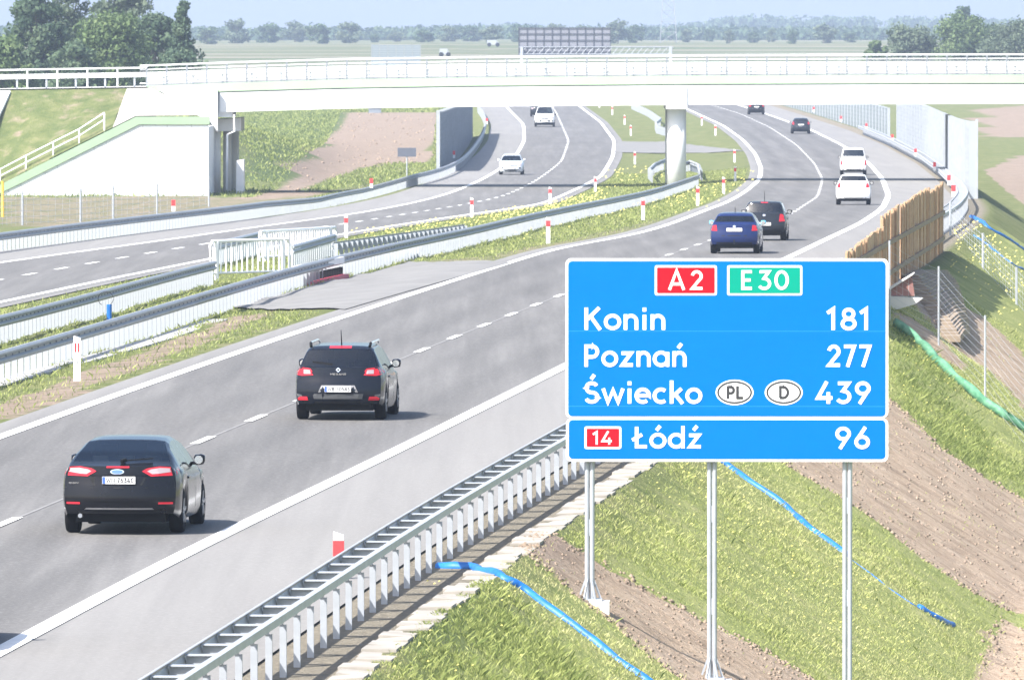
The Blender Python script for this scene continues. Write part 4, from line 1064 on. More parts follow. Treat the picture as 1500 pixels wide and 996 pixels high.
    # door seams and handles
    if not far:
        for sg in ('left', 'right'):
            ysd = [P['axles'][0]+.42, (P['side'][1][0]-.03) if len(P['side']) > 1 else L*.5, P['wind'][0]-.35]
            for yy in ysd: put(patch(bvh, [(yy-.006,.34 if yy>P['axles'][0]+.5 else .62),(yy+.006,.34 if yy>P['axles'][0]+.5 else .62),(yy+.006,bm_-.03),(yy-.006,bm_-.03)], sg, .002, .008, 3).build('door_seam', M_blackpl, root))
            for yy in ysd[:2]: put(patch(bvh, [(yy+.07,bm_-.15),(yy+.25,bm_-.14),(yy+.25,bm_-.11),(yy+.07,bm_-.12)], sg, .03, .02, 1).build('door_handle', paintm, root))
    # tail and nose trim: (part, side, outline, material, offset, child outlines)
    for it in rear or []:
        nm, sd_, poly, mat, off = it[:5]; both = it[5] if len(it) > 5 else False
        for q in ((poly, mirror(poly)) if both else (poly,)):
            o = put(patch(bvh, q, sd_, off, .03).build(nm, mat, root))
            for ch in (it[6] if len(it) > 6 else []):
                cp = ch[1] if q is poly else mirror(ch[1]); patch(bvh, cp, sd_, off+.006, .01).build(ch[0], ch[2], o)
    if plate:
        side, z, txt, w2 = plate; h = bvh.ray_cast(Vector((0, -3 if side == 'rear' else 9, z)), Vector((0, 1 if side == 'rear' else -1, 0)))[0]
        yy = h.y; k = -1 if side == 'rear' else 1
        pl = put(MB().box(-w2, w2, min(yy+k*.035, yy+k*.018), max(yy+k*.035, yy+k*.018), z-.057, z+.057).build('number_plate', M_plate, root))
        if txt:
            yb = yy - .038
            MB().box(-w2+.004, -w2+.045, yb, yb+.004, z-.053, z+.053).build('blue_band', M_euro, pl); lettering(txt, -w2+.06, w2-.02, z-.040, .08, yb-.001, .004, .17, .14).build('plate_lettering', M_ink, pl)
    for e in P.get('extra', []):
        o = e(root, bvh, paintm)
        made += o
    for o in set(made): o.location.y -= y0
    return root
def R(x0, x1, z0, z1): return [(x0,z0),(x1,z0),(x1,z1),(x0,z1)]
def bars(nm, mat, fn):
    def f(root, bvh, pm): mb = MB(); fn(mb); return [mb.build(nm, pm if mat is None else mat, root)]
    return f
def text_badge(nm, txt, x0, x1, z, cap, mat, weight=.16):
    def f(root, bvh, pm):
        h = bvh.ray_cast(Vector(((x0+x1)/2, -3, z+cap/2)), Vector((0,1,0)))[0]
        return [lettering(txt, x0, x1, z, cap, h.y-.012, .014, weight).build(nm, mat, root)]
    return f
def head(c, D, px): return -math.atan((float(c(D+4))-float(c(D-4)))/8)
def place(px, py, c, zf, up=.045):
    x, d = hit(px, py, lambda X, D: zf(X, D)+up); return (x, d, float(zf(x, d))+up-.012), head(c, d, px)
K_black = paint('black_car_paint', (.004,.0045,.007), .2); K_ink = paint('black_blue_car_paint', (.005,.007,.013), .22); K_blue = paint('dark_blue_car_paint', (.008,.018,.08), .22); K_white = paint('white_car_paint', (.8,.81,.82), .3); K_grey = paint('dark_grey_car_paint', (.014,.017,.024), .25); K_silver = paint('silver_white_car_paint', (.62,.66,.70), .3, .2)
TAIL = [(.2,.17),(.36,.06),(.5,.0),(.62,.0),(.70,.06),(.85,.08),(1.0,.11),(1.2,.14)]; NOSE = [(.2,.08),(.4,.0),(.6,.02),(.75,.12),(.9,.3),(1.1,.4)]
HATCH = dict(L=4.3, W=1.75, H=1.46, r=.315, axles=(.72,3.32), roofw=.56, belt=[(0,.98),(.6,.97),(3.0,.93),(4.3,.78)], top=[(0,1.0),(.10,1.02),(.5,1.40),(.95,1.455),(1.9,1.46),(2.45,1.39),(3.25,.98),(3.9,.88),(4.3,.70)], side=[(.62,1.55),(1.66,2.75)], rearwin=(.12,.44), wind=(2.5,3.22), tail=TAIL, nose=NOSE)
def var(b, **k): d = dict(b); d.update(k); return d
# black liftback in the nearest lane
P1 = dict(L=4.78, W=1.90, H=1.5, r=.335, axles=(1.0,3.85), roofw=.585, beltw=.93, belt=[(0,1.04),(.5,1.03),(3.3,.96),(4.78,.78)], top=[(0,1.08),(.12,1.10),(.34,1.15),(1.25,1.455),(1.7,1.495),(2.3,1.5),(2.9,1.42),(3.7,1.04),(4.4,.90),(4.78,.72)], side=[(.95,1.32),(1.37,2.15),(2.25,3.2)], rearwin=(.32,1.22), wind=(2.92,3.68), tail=TAIL, nose=NOSE, cr=.26,
    extra=[bars('wiper', M_blackpl, lambda m: (m.bar((.02,.30,1.155),(.5,.42,1.19),.03,.02), m.bar((.02,.28,1.15),(.08,.33,1.17),.07,.05))), bars('exhaust', M_galv_d, lambda m: m.tube([(-.62,.12,.30),(-.62,.4,.30)],.035,10)),
           text_badge('model_badge','mondeo',-.80,-.54,.80,.034,M_chrome)])
def lamp(poly, inner): return ('tail_light','rear',poly,M_redlens,.012,True,[('clear_lens',inner,M_clearlens)])
REAR1 = [lamp([(.36,1.0),(.44,1.045),(.62,1.075),(.86,1.06),(.895,1.0),(.89,.93),(.62,.925),(.50,.92)], [(.44,1.0),(.50,1.03),(.64,1.052),(.84,1.04),(.865,.995),(.62,.962),(.52,.955)]),
  ('high_brake_light','rear',R(-.2,.16,1.052,1.078),M_redlens,.012), ('plate_recess','rear',[(-.42,.78),(.36,.78),(.44,.93),(-.47,.93)],M_blackpl,.004),
  ('trim_strip','rear',R(-.46,.44,.935,.955),K_black,.02), ('bumper_seam','rear',R(-.88,.88,.735,.748),M_blackpl,.004), ('bumper_crease','rear',R(-.55,.55,.53,.545),M_chrome if False else K_black,.014), ('reflector','rear',R(.62,.84,.485,.515),M_redlens,.012,True),
  ('lower_valance','rear',[(-.6,.31),(.6,.31),(.68,.40),(-.68,.40)],M_blackpl,.012), ('valance_trim','rear',[(-.55,.40),(.55,.40),(.52,.425),(-.52,.425)],worn('satin_trim',(.18,.18,.19),.1,5,.4),.016),
  ('oval_badge','rear',[(.11*math.cos(a)-.03,.992+.042*math.sin(a)) for a in np.linspace(0,6.28,20)[:-1]],M_chrome,.014,False,[('badge_face',[(.09*math.cos(a)-.03,.992+.03*math.sin(a)) for a in np.linspace(0,6.28,20)[:-1]],worn('badge_blue',(.08,.16,.4),.05,8,.3))])]
l, a = place(184,779,RL,zR); CAR1 = build_car('liftback_car','glossy black liftback car with clear and red tail lights, nearest the camera','car',P1,l,a,K_black,REAR1,plate=('rear',.86,'WN 7634C',.26))
l, a = place(-165,952,RL,zR); build_car('liftback_car','black car leaving the left edge, only its shadow in the picture','car',var(P1,extra=[]),l,a,K_black,REAR1[:1],far=True)
# black estate
P2 = dict(L=4.56, W=1.81, H=1.50, r=.325, axles=(.92,3.62), roofw=.60, beltw=.93, belt=[(0,1.02),(.4,1.01),(3.0,.95),(4.56,.78)], top=[(0,1.05),(.13,1.06),(.52,1.41),(.75,1.47),(1.6,1.5),(2.2,1.5),(2.75,1.43),(3.5,1.02),(4.2,.90),(4.56,.72)], side=[(.6,1.25),(1.32,2.05),(2.14,3.05)], rearwin=(.14,.50), wind=(2.78,3.45), tail=TAIL, nose=NOSE, cr=.25,
    extra=[bars('roof_rail', M_chrome, lambda m: m.tube([(-.585,.62,1.46),(-.60,.68,1.515),(-.61,1.0,1.53),(-.61,2.3,1.54),(-.59,2.5,1.49)],.022,8)), bars('roof_rail', M_chrome, lambda m: m.tube([(.585,.62,1.46),(.60,.68,1.515),(.61,1.0,1.53),(.61,2.3,1.54),(.59,2.5,1.49)],.022,8)),
      bars('rail_end', M_blackpl, lambda m: m.tube([(-.585,.58,1.455),(-.60,.68,1.525)],.03,8)), bars('rail_end', M_blackpl, lambda m: m.tube([(.585,.58,1.455),(.60,.68,1.525)],.03,8)), bars('antenna', M_blackpl, lambda m: m.tube([(0,.86,1.48),(0,.72,1.78)],[.014,.006],6)),
      bars('wiper', M_blackpl, lambda m: m.bar((-.52,.24,1.16),(-.12,.19,1.11),.025,.04)), text_badge('model_badge','MEGANE',-.16,.16,.905,.034,M_chrome,.18)])
REAR2 = [lamp([(.50,.90),(.54,.945),(.52,.975),(.56,1.03),(.74,1.055),(.86,1.04),(.89,.98),(.86,.91),(.74,.885)], [(.555,.925),(.57,1.0),(.70,1.01),(.70,.925)]),
  ('high_brake_light','rear',R(-.22,.22,1.425,1.465),M_redlens,.02), ('plate_recess','rear',[(-.40,.56),(.40,.56),(.33,.70),(-.33,.70)],worn('satin_trim',(.18,.18,.19)),.005), ('bumper_insert','rear',[(-.80,.43),(.80,.43),(.84,.53),(-.84,.53)],worn('grey_bumper_plastic',(.05,.053,.058),.1,5,.6),.014),
  ('lower_valance','rear',[(-.66,.31),(.66,.31),(.7,.38),(-.7,.38)],M_blackpl,.012), ('reflector','rear',[(.60,.40),(.80,.40),(.82,.44),(.76,.475),(.62,.475)],M_redlens,.03,True),
  ('diamond_badge','rear',[(0,.955),(.05,1.005),(0,1.06),(-.05,1.005)],M_chrome,.014,False,[('badge_face',[(0,.985),(.022,1.005),(0,1.03),(-.022,1.005)],M_blackpl)])]
l, a = place(501,613,RL,zR); build_car('estate_car','black estate car with silver roof rails and roof aerial, in the left lane','car',P2,l,a,K_ink,REAR2,plate=('rear',.63,'WB 50585',.26))
# blue hatch with light blue mirrors
M_lb = worn('light_blue_mirror_shell',(.12,.42,.58),.05,6,.3)
TL = lambda x0,x1,z0,z1: ('tail_light','rear',[(x0,z0),(x1,z0+.01),(x1+.01,z1-.02),(x0+.03,z1)],M_redlens,.014,True)
P3 = var(HATCH, L=4.45, W=1.74, H=1.43, top=[(0,1.0),(.1,1.02),(.55,1.36),(.85,1.42),(1.9,1.43),(2.5,1.36),(3.3,.98),(4.1,.88),(4.45,.7)], rearwin=(.12,.5), mirrorm=M_lb, my=2.75, axles=(.85,3.45), extra=[bars('antenna', M_blackpl, lambda m: m.tube([(0,.85,1.42),(0,.75,1.62)],[.012,.006],6)), bars('tow_hook', M_blackpl, lambda m: m.tube([(0,.02,.36),(0,-.06,.36),(0,-.06,.5)],.022,6))])
SMALLBADGE = ('badge','rear',[(.055*math.cos(a),.955+.04*math.sin(a)) for a in np.linspace(0,6.28,14)[:-1]],M_chrome,.014)
REAR3 = [TL(.60,.80,.80,1.0),('lower_valance','rear',R(-.62,.62,.32,.40),M_blackpl,.012),('bumper_strip','rear',R(-.82,.82,.62,.65),M_blackpl,.01),SMALLBADGE]
l, a = place(1077,371,RL,zR); build_car('hatchback_car','dark blue hatchback with light blue mirrors just above the sign','car',P3,l,a,K_blue,REAR3,plate=('rear',.84,'',.27))
# black upright hatch
P4 = var(HATCH, L=3.9, W=1.66, H=1.47, axles=(.6,3.05), roofw=.60, top=[(0,1.0),(.08,1.03),(.30,1.41),(.5,1.46),(1.6,1.47),(2.2,1.40),(2.95,1.0),(3.5,.9),(3.9,.72)], side=[(.5,1.3),(1.4,2.45)], rearwin=(.10,.28), wind=(2.25,2.9), my=2.5, mirrorm=M_blackpl, extra=[bars('antenna', M_blackpl, lambda m: m.tube([(0,.62,1.46),(0,.5,1.86)],[.012,.006],6))])
REAR4 = [TL(.56,.77,.72,1.0),('high_brake_light','rear',R(-.13,.13,1.41,1.44),M_redlens,.02),('lower_valance','rear',R(-.62,.62,.33,.42),M_blackpl,.012),SMALLBADGE]
l, a = place(1120,352,RL,zR); build_car('hatchback_car','small black upright hatchback with tall red tail lights ahead of the blue car','car',P4,l,a,K_grey,REAR4,plate=('rear',.63,'',.26))
# two white cars
REAR5 = [TL(.62,.82,.86,1.10),('lower_valance','rear',[(-.7,.28),(.7,.28),(.64,.37),(-.64,.37)],M_blackpl,.012),('bumper_seam','rear',R(-.8,.8,.655,.67),worn('grey_shut_line',(.3,.3,.31),.1,5,.6),.006)]
l, a = place(1250,300,RL,zR); build_car('hatchback_car','white hatchback with red tail lights, the nearer of two white cars','car',var(HATCH,L=4.2,W=1.74,H=1.52,top=[(0,1.04),(.1,1.06),(.42,1.44),(.8,1.51),(1.9,1.52),(2.5,1.42),(3.2,1.0),(3.9,.88),(4.2,.7)],belt=[(0,1.03),(.6,1.0),(3,.95),(4.2,.78)],mirrorm=M_blackpl),l,a,K_white,REAR5,far=True,plate=('rear',.80,'',.26))
VAN = var(HATCH,L=4.4,W=1.82,H=1.83,axles=(.75,3.4),roofw=.68,belt=[(0,1.15),(3.0,1.05),(4.4,.85)],top=[(0,1.18),(.06,1.24),(.2,1.76),(.4,1.83),(2.2,1.83),(2.7,1.72),(3.5,1.1),(4.1,.98),(4.4,.8)],side=[(2.0,3.0)],rearwin=(.065,.19),wind=(2.75,3.42),mirrorm=M_blackpl)
REAR6 = [('tail_light','rear',[(.74,.66),(.87,.67),(.87,1.0),(.78,1.0)],M_redlens,.014,True),('lower_valance','rear',R(-.74,.74,.30,.40),M_blackpl,.012)]
l, a = place(1250,256,RL,zR); build_car('small_van','white small van with high roof ahead of the white hatchback','van',VAN,l,a,K_white,REAR6,far=True,plate=('rear',.66,'',.2))
l, a = place(1173,196,RL,zR); build_car('hatchback_car','dark car with red tail lights, between the white van and the bridge','car',var(HATCH,W=1.78,H=1.48,mirrorm=M_blackpl),l,a,K_grey,REAR5,far=True,plate=('rear',.84,'',.26))
l, a = place(1108,168,RL,zR); build_car('hatchback_car','dark car partly hidden under the bridge edge, farthest on the right carriageway','car',var(HATCH,W=1.8,H=1.6,mirrorm=M_blackpl),l,a,K_black,REAR5,far=True,plate=('rear',.84,'',.26))
# oncoming traffic
FRONT = [('headlight','front',[(.50,.64),(.76,.68),(.78,.82),(.56,.74)],M_clearlens,.014,True),('grille','front',R(-.42,.42,.60,.66),M_blackpl,.01),('lower_grille','front',[(-.62,.27),(.62,.27),(.55,.38),(-.55,.38)],M_blackpl,.012),('fog_lamp','front',[(.56,.44),(.70,.46),(.68,.54),(.56,.54)],M_blackpl,.012,True)]
l, a = place(749,256,LO,zL); build_car('saloon_car','silver white oncoming car straddling the outer line of the left carriageway','car',var(HATCH,W=1.76,anchor=1),l,a+math.pi,K_silver,FRONT,far=True,plate=('front',.50,'',.26))
PK = var(HATCH,L=5.0,W=2.06,H=2.1,r=.37,axles=(1.1,4.1),roofw=.66,sill=.42,anchor=1,belt=[(0,1.1),(2.2,1.15),(3.7,1.14),(5.0,1.02)],top=[(0,1.15),(.1,1.2),(.4,1.96),(.7,2.08),(2.6,2.1),(3.0,2.02),(3.75,1.22),(4.6,1.14),(5.0,.95)],side=[(.8,1.7),(1.8,3.3)],rearwin=(.14,.36),wind=(3.02,3.66),my=3.3,mirrorm=M_blackpl,nose=[(.2,.1),(.5,0),(.9,.02),(1.1,.16),(1.3,.3)])
FRONT2 = [('headlight','front',[(.58,.82),(.84,.84),(.84,.98),(.60,.96)],M_clearlens,.014,True),('grille','front',R(-.34,.34,.80,.94),M_blackpl,.012),('dark_bumper','front',R(-.84,.84,.44,.70),M_blackpl,.014)]
l, a = place(798,186,LD,zL); build_car('pickup_truck','white oncoming off-roader with dark bumper below the bridge edge','car',PK,l,a+math.pi,K_white,FRONT2,far=True,plate=('front',.58,'',.26))
l, a = place(789,171,LD,zL); build_car('dark_car','dark oncoming car mostly hidden behind the white off-roader','car',var(PK,L=4.6,W=1.85),l,a+math.pi,K_grey,FRONT2[:2],far=True)
# ------------------------------------------------------------------ vegetation
def leaf_mat(name, a, b, c):
    t = NT(name); tn = t.attr('tint'); t.base(t.ramp(tn, [(.05, a), (.5, b), (.95, c)])); t.set(Roughness=.75); t.b.inputs['Specular IOR Level'].default_value = .2
    tl = t.n('ShaderNodeBsdfTranslucent'); t.l(t.b.inputs['Base Color'].links[0].from_socket, tl.inputs[0]); mx = t.n('ShaderNodeMixShader'); mx.inputs[0].default_value = .38
    t.l(t.b.outputs[0], mx.inputs[1]); t.l(tl.outputs[0], mx.inputs[2]); t.l(mx.outputs[0], t.out.inputs['Surface']); return t.m
LM = [leaf_mat('willow_leaves', (.06,.10,.04), (.13,.19,.075), (.21,.27,.12)), leaf_mat('dark_leaves', (.045,.08,.05), (.09,.14,.08), (.15,.20,.115)), leaf_mat('grey_green_leaves', (.07,.105,.07), (.13,.17,.11), (.19,.23,.15))]
M_bark = worn('bark', (.16,.13,.1), .25, 2.0, .95)
def leaf_cloud(cent, rad, nper, size, seed, flat=.8):
    """leaf-sized faces spread through each clump, thinner towards its middle"""
    r = np.random.default_rng(seed); C = np.repeat(cent, nper, 0); Rr = np.repeat(rad, nper)
    d = r.normal(size=(len(C), 3)); d /= np.linalg.norm(d, axis=1)[:, None]; k = r.random(len(C)) ** .45
    p = C + d * (Rr * k)[:, None] * np.array([1, 1, flat]); 
    nrm = d + r.normal(size=d.shape) * .6; nrm /= np.linalg.norm(nrm, axis=1)[:, None]
    a = np.cross(nrm, r.normal(size=d.shape)); a /= np.linalg.norm(a, axis=1)[:, None]; b = np.cross(nrm, a)
    s = size * r.uniform(.55, 1.3, len(C))[:, None]
    V = np.stack([p - a*s*.5, p - b*s*.32 + a*s*.1, p + a*s*.6, p + b*s*.32 + a*s*.1], 1).reshape(-1, 3)
    F = np.arange(len(V)).reshape(-1, 4); ct = np.repeat(np.repeat(r.random(len(cent)), nper), 4)
    t = np.clip(.5*ct + .5*np.repeat(r.random(len(C)), 4), 0, 1)
    return V, F, t
def tree_parts(h, w, seed, mat, kind='round', nclump=26, nper=150, leaf=.42, zmin=.2):
    r = np.random.default_rng(seed); cs = []; rs = []
    for i in range(nclump):
        if kind == 'conifer':
            z = h*(.12+.86*i/nclump); wr = w/2*(1.02-.93*i/nclump); an = r.uniform(0, 6.28); q = r.uniform(.1,.75)*wr; cs.append((q*math.cos(an), q*math.sin(an), z)); rs.append(max(.45, wr*.62*r.uniform(.7,1.15)))
        else:
            z = r.uniform(zmin, .93); prof = math.sin(math.pi*min(1, (z+.06)/1.06))**.55; an = r.uniform(0, 6.28); q = math.sqrt(r.random())*w/2*.82*prof
            cs.append((q*math.cos(an), q*math.sin(an), h*z)); rs.append(w*r.uniform(.12,.21))
    V, F, t = leaf_cloud(np.array(cs), np.array(rs), nper, leaf, seed)
    crown = np_mesh('crown', V, F, mat, {'tint': t})
    m = MB(); tr = max(.12, h*.018); m.tube([(0,0,-.5),(.1,0,h*.25),(-.05,.1,h*.55),(.05,0,h*.85)], [tr*1.4,tr,tr*.65,tr*.2], 8)
    for c in cs[::3]: m.tube([(0,0,max(.15*h, c[2]*.55)), (c[0]*.5, c[1]*.5, c[2]*.82), c], [tr*.5, tr*.32, tr*.1], 5)
    return crown, m.mesh('trunk', M_bark)
def tree(name, label, px, y_top, wpx, D, seed, mat, kind='round', nclump=26, nper=150, leaf=.42, group=None):
    nclump = int(nclump*2.1); wpx *= 1.12
    x = ray(px, 100)[0]*D; z0 = float(terr(x, D)); zt = at_depth(px, y_top, D).z; h = max(2.0, zt - z0); w = wpx*D/FPX
    c, tk = tree_parts(h, w, seed, mat, kind, nclump, nper, leaf); t = thing(name, label, 'tree', (x, D, z0), 0, group)
    link(bpy.data.objects.new('crown', c), t); link(bpy.data.objects.new('trunk', tk), t); return t
NTREE = [('leafy_tree','tall dark leafy tree at the upper left corner of the photo',55,-25,95,930,1,LM[1],'round',34,170,.42), ('leafy_tree','tall thin-crowned tree rising above the other left-hand trees',100,-40,80,960,2,LM[2],'round',30,130,.4),
 ('leafy_tree','broad light green bushy tree in the middle of the left-hand clump',165,20,125,905,3,LM[0],'round',44,180,.38), ('leafy_tree','dark tree between the light bushy tree and the pointed tree',228,12,70,935,4,LM[1],'round',26,160,.4),
 ('pointed_tree','narrow pointed dark tree at the right end of the left-hand clump',268,0,92,915,5,LM[1],'conifer',30,110,.36), ('leafy_tree','tall tree with gaps behind the light green bushy tree',178,-40,110,1010,6,LM[2],'round',28,120,.45),
 ('leafy_tree','low rounded tree at the left edge above the overpass rail',10,55,90,900,7,LM[0],'round',24,150,.38), ('shrub','low dark shrubs at the foot of the light green bushy tree',115,62,90,895,8,LM[1],'round',22,150,.36), ('shrub','dark shrub under the pointed tree beside the overpass rail',262,68,66,890,9,LM[1],'round',16,150,.34)]
for a in NTREE: tree(*a)
RT = [('leafy_tree','leftmost small tree of the right-hand tree group, lowest of them',1282,60,40,1510,21,LM[0],'round',14,150,.55), ('leafy_tree','broad tree at the left of the right-hand tree group',1335,33,78,1500,22,LM[2],'round',30,140,.52), ('leafy_tree','tallest tree of the right-hand group with a light green crown',1408,20,92,1495,23,LM[0],'round',34,150,.42),
      ('leafy_tree','tree at the right edge of the photo above the bridge rail',1480,28,92,1485,24,LM[2],'round',32,150,.42), ('leafy_tree','blue-grey round tree rising behind the right-hand group',1416,6,50,1900,25,LM[1],'round',18,80,.8), ('leafy_tree','middle tree between the two tall right-hand trees',1446,34,60,1520,26,LM[1],'round',20,130,.42)]
for a in RT: tree(*a)
# single trees of the hazy tree line
FV = [tree_parts(10, 11, 40+i, LM[1 + i % 2], 'round', 26, 45, 1.15, .02) for i in range(4)]
fp = [(305,36,42),(347,30,46),(392,33,50),(432,32,44),(468,31,46),(512,34,52),(548,50,20),(580,46,34),(622,42,40),(657,40,36),(690,36,44),(722,38,44),(763,33,44),(812,36,40),(855,36,36),(905,30,46),(930,33,34),(1005,44,24),(1040,42,22),(1068,44,20),(1103,45,24),(1130,44,18),(1160,43,20),(1207,36,44),(1245,44,30)]
for i, (px, yt, wp) in enumerate(fp):
    D = 2700 + (i*137 % 500); x = ray(px, 60)[0]*D; z0 = float(terr(x, D)); h = at_depth(px, yt, D).z - z0; w = wp*D/FPX
    t = thing('far_tree', 'single blue-grey tree in the hazy tree line on the horizon', 'tree', (x, D, z0), 0, 'trees of the hazy horizon tree line'); t.scale = (w/11, w/11, h/10); t.rotation_euler = (0, 0, i*1.3)
    for k, nm in enumerate(('crown', 'trunk')): link(bpy.data.objects.new(nm, FV[i % 4][k]), t)
def far_forest():
    r = np.random.default_rng(5); C = []; Rr = []
    for D, pts, n in ((5200, [(560,47),(640,36),(760,34),(840,40),(950,36),(1010,32),(1060,24),(1110,21),(1180,23),(1260,24),(1330,23),(1400,25),(1520,28)], 420), (3600, [(-60,40),(150,42),(280,42),(330,40),(420,44),(520,46),(700,44),(900,45),(1100,46),(1300,46),(1520,46)], 950)):
        xs = r.uniform(pts[0][0], pts[-1][0], n)
        for px in xs:
            yt = np.interp(px, [p[0] for p in pts], [p[1] for p in pts]) + r.uniform(0, 4); top = at_depth(px, yt, D).z; base = float(terr(ray(px,60)[0]*D, D)); rd = r.uniform(3, 5.5)
            for f in (1.0, .66, .33): C.append((ray(px,60)[0]*D, D + r.uniform(-40, 40), base + max(.5, (top-base)*f - rd*.8))); Rr.append(rd)
    V, F, t = leaf_cloud(np.array(C), np.array(Rr), 30, 2.4, 77); stuff(link(bpy.data.objects.new('far_forest', np_mesh('far_forest', V, F, LM[1], {'tint': t}))))
far_forest()
# ---- grass
def blades(name, X, D, h, w, lean, tint, mat, zup=0.0):
    r = RNG; n = len(X); Z = terr(X, D) + zup; an = r.uniform(0, 6.28, n); c, s = np.cos(an), np.sin(an); bx, by = r.normal(0, 1, n)*lean*h, r.normal(0, 1, n)*lean*h
    P = lambda ox, oy, oz: np.stack([X+ox, D+oy, Z+oz], -1)
    V = np.stack([P(-c*w/2, -s*w/2, -.02), P(c*w/2, s*w/2, -.02), P(bx*.45+c*w*.35, by*.45+s*w*.35, h*.6), P(bx, by, h)], 1).reshape(-1, 3)
    F = np.arange(4*n).reshape(-1, 4); return stuff(link(bpy.data.objects.new(name, np_mesh(name, V, F, mat, {'tint': np.repeat(tint, 4)}))))
M_gr = leaf_mat('grass_blades', (.14,.185,.055), (.38,.42,.145), (.58,.55,.29))
def grass():
    r = RNG; n = 640000; d = 122 + (340-122)*r.random(n)**1.35; o = r.uniform(-.25, 9.5, n); X = RL(d)+5.2+o
    jx, jd = X + r.normal(0, .16, n), d + r.normal(0, .5, n)
    so = zone(SOIL, jx, jd); lu = zone(LUSH, jx, jd); cl = .5+.5*np.sin(X*1.3+1.7*np.sin(d*.6))*np.sin(d*.9+1.3*np.sin(X*.8)); cl2 = .5+.5*np.sin(X*.31+d*.19)*np.sin(d*.11-X*.27)
    fin = .5+.5*np.sin(X*3.7+2*np.sin(d*1.9))*np.sin(d*1.7+2*np.sin(X*2.9))
    keep = r.random(n) < np.where(so > .3, .02*(cl > .6), (.22+.55*cl+.35*fin)*np.clip(1.25-.9*(cl2<.22), .3, 1)); X, d, o, cl, lu, cl2, fin = (q[keep] for q in (X, d, o, cl, lu, cl2, fin)); m = len(X)
    weed = (r.random(m) < .012)
    h = (.018+.04*r.random(m)**2 + .035*cl*fin + .09*lu*r.random(m) + weed*.06)*np.clip(o*2+.6, .5, 1)
    tint = np.clip(.66 - .36*lu + .30*(cl2-.5) + r.normal(0,.13,m) - .18*cl*fin - weed*.4, .02, .98)
    blades('grass', X, d, h, .005+.006*r.random(m)+d*2.0e-5+weed*.004, .75, tint, M_gr)
    # median and inner verges
    n = 160000; d = 200+(760-200)*r.random(n)**1.2; f = r.random(n); X = LL(d)-1.0 + f*(LIN(d)+.9-LL(d)+1.0); so = zone(SOIL, X+r.normal(0,.3,n), d)
    cr = inside(CROSS, X, d); keep = (r.random(n) < np.where(so > .3, .18, .8)) & ~cr; X, d = X[keep], d[keep]; m = len(X)
    blades('median_grass', X, d, .04+.10*r.random(m)**2, .014+d*5e-5, .6, np.clip(r.normal(.36,.18,m), .02, .98), M_gr)
    # grass on the earth bank of the overpass and beside the opposite carriageway
    n = 110000; d = r.uniform(560, 1350, n); X = LO(d)-3.7-r.uniform(1.5, 30, n); so = zone(SOIL, X, d); k = so < .3; X, d = X[k], d[k]; m = len(X)
    blades('far_verge_grass', X, d, .08+.2*r.random(m)**2, .05+d*6e-5, .6, np.clip(r.normal(.25,.2,m), .02, .98), M_gr)
CROSS = gpoly([(330,452),(600,384),(775,384),(510,466)])
grass()
def flowers():
    r = RNG; t = NT('yellow_petals'); t.base((.60,.53,.14)); t.set(Roughness=.7); Xs = []; Ds = []
    for poly, n in (([(500,345),(700,318),(880,283),(905,290),(700,336),(560,352)], 330), ([(600,385),(830,322),(980,285),(1060,262),(1000,300),(800,350)], 60), ([(960,300),(1090,245),(1115,262),(1000,325)], 60), ([(880,255),(975,240),(975,262),(870,285)], 40),
                    ([(1390,400),(1400,330),(1500,380),(1530,520)], 160), ([(900,690),(1050,690),(1400,930),(1300,1000),(1100,900)], 130), ([(600,860),(760,860),(900,1000),(560,1000)], 20), ([(1310,590),(1340,490),(1440,640),(1500,700)], 40)):
        g = gpoly(poly); a = np.array(g); x = r.uniform(a[:,0].min(), a[:,0].max(), n*4); d = r.uniform(a[:,1].min(), a[:,1].max(), n*4); k = np.where(inside(g, x, d))[0][:n]; Xs.append(x[k]); Ds.append(d[k])
    X = np.concatenate(Xs); D = np.concatenate(Ds); Z = terr(X, D)+r.uniform(.08,.26,len(X)); s = np.where(D < 330, .018, .012+D*8e-5)
    V = np.stack([np.stack([X+a*s, D+b*s, Z+c*s], -1) for a, b, c in ((-1,0,-.3),(0,-1,-.1),(1,0,.3),(0,1,.8))], 1).reshape(-1,3)
    stuff(link(bpy.data.objects.new('yellow_flowers', np_mesh('yellow_flowers', V, np.arange(len(V)).reshape(-1,4), t.m))))
flowers()
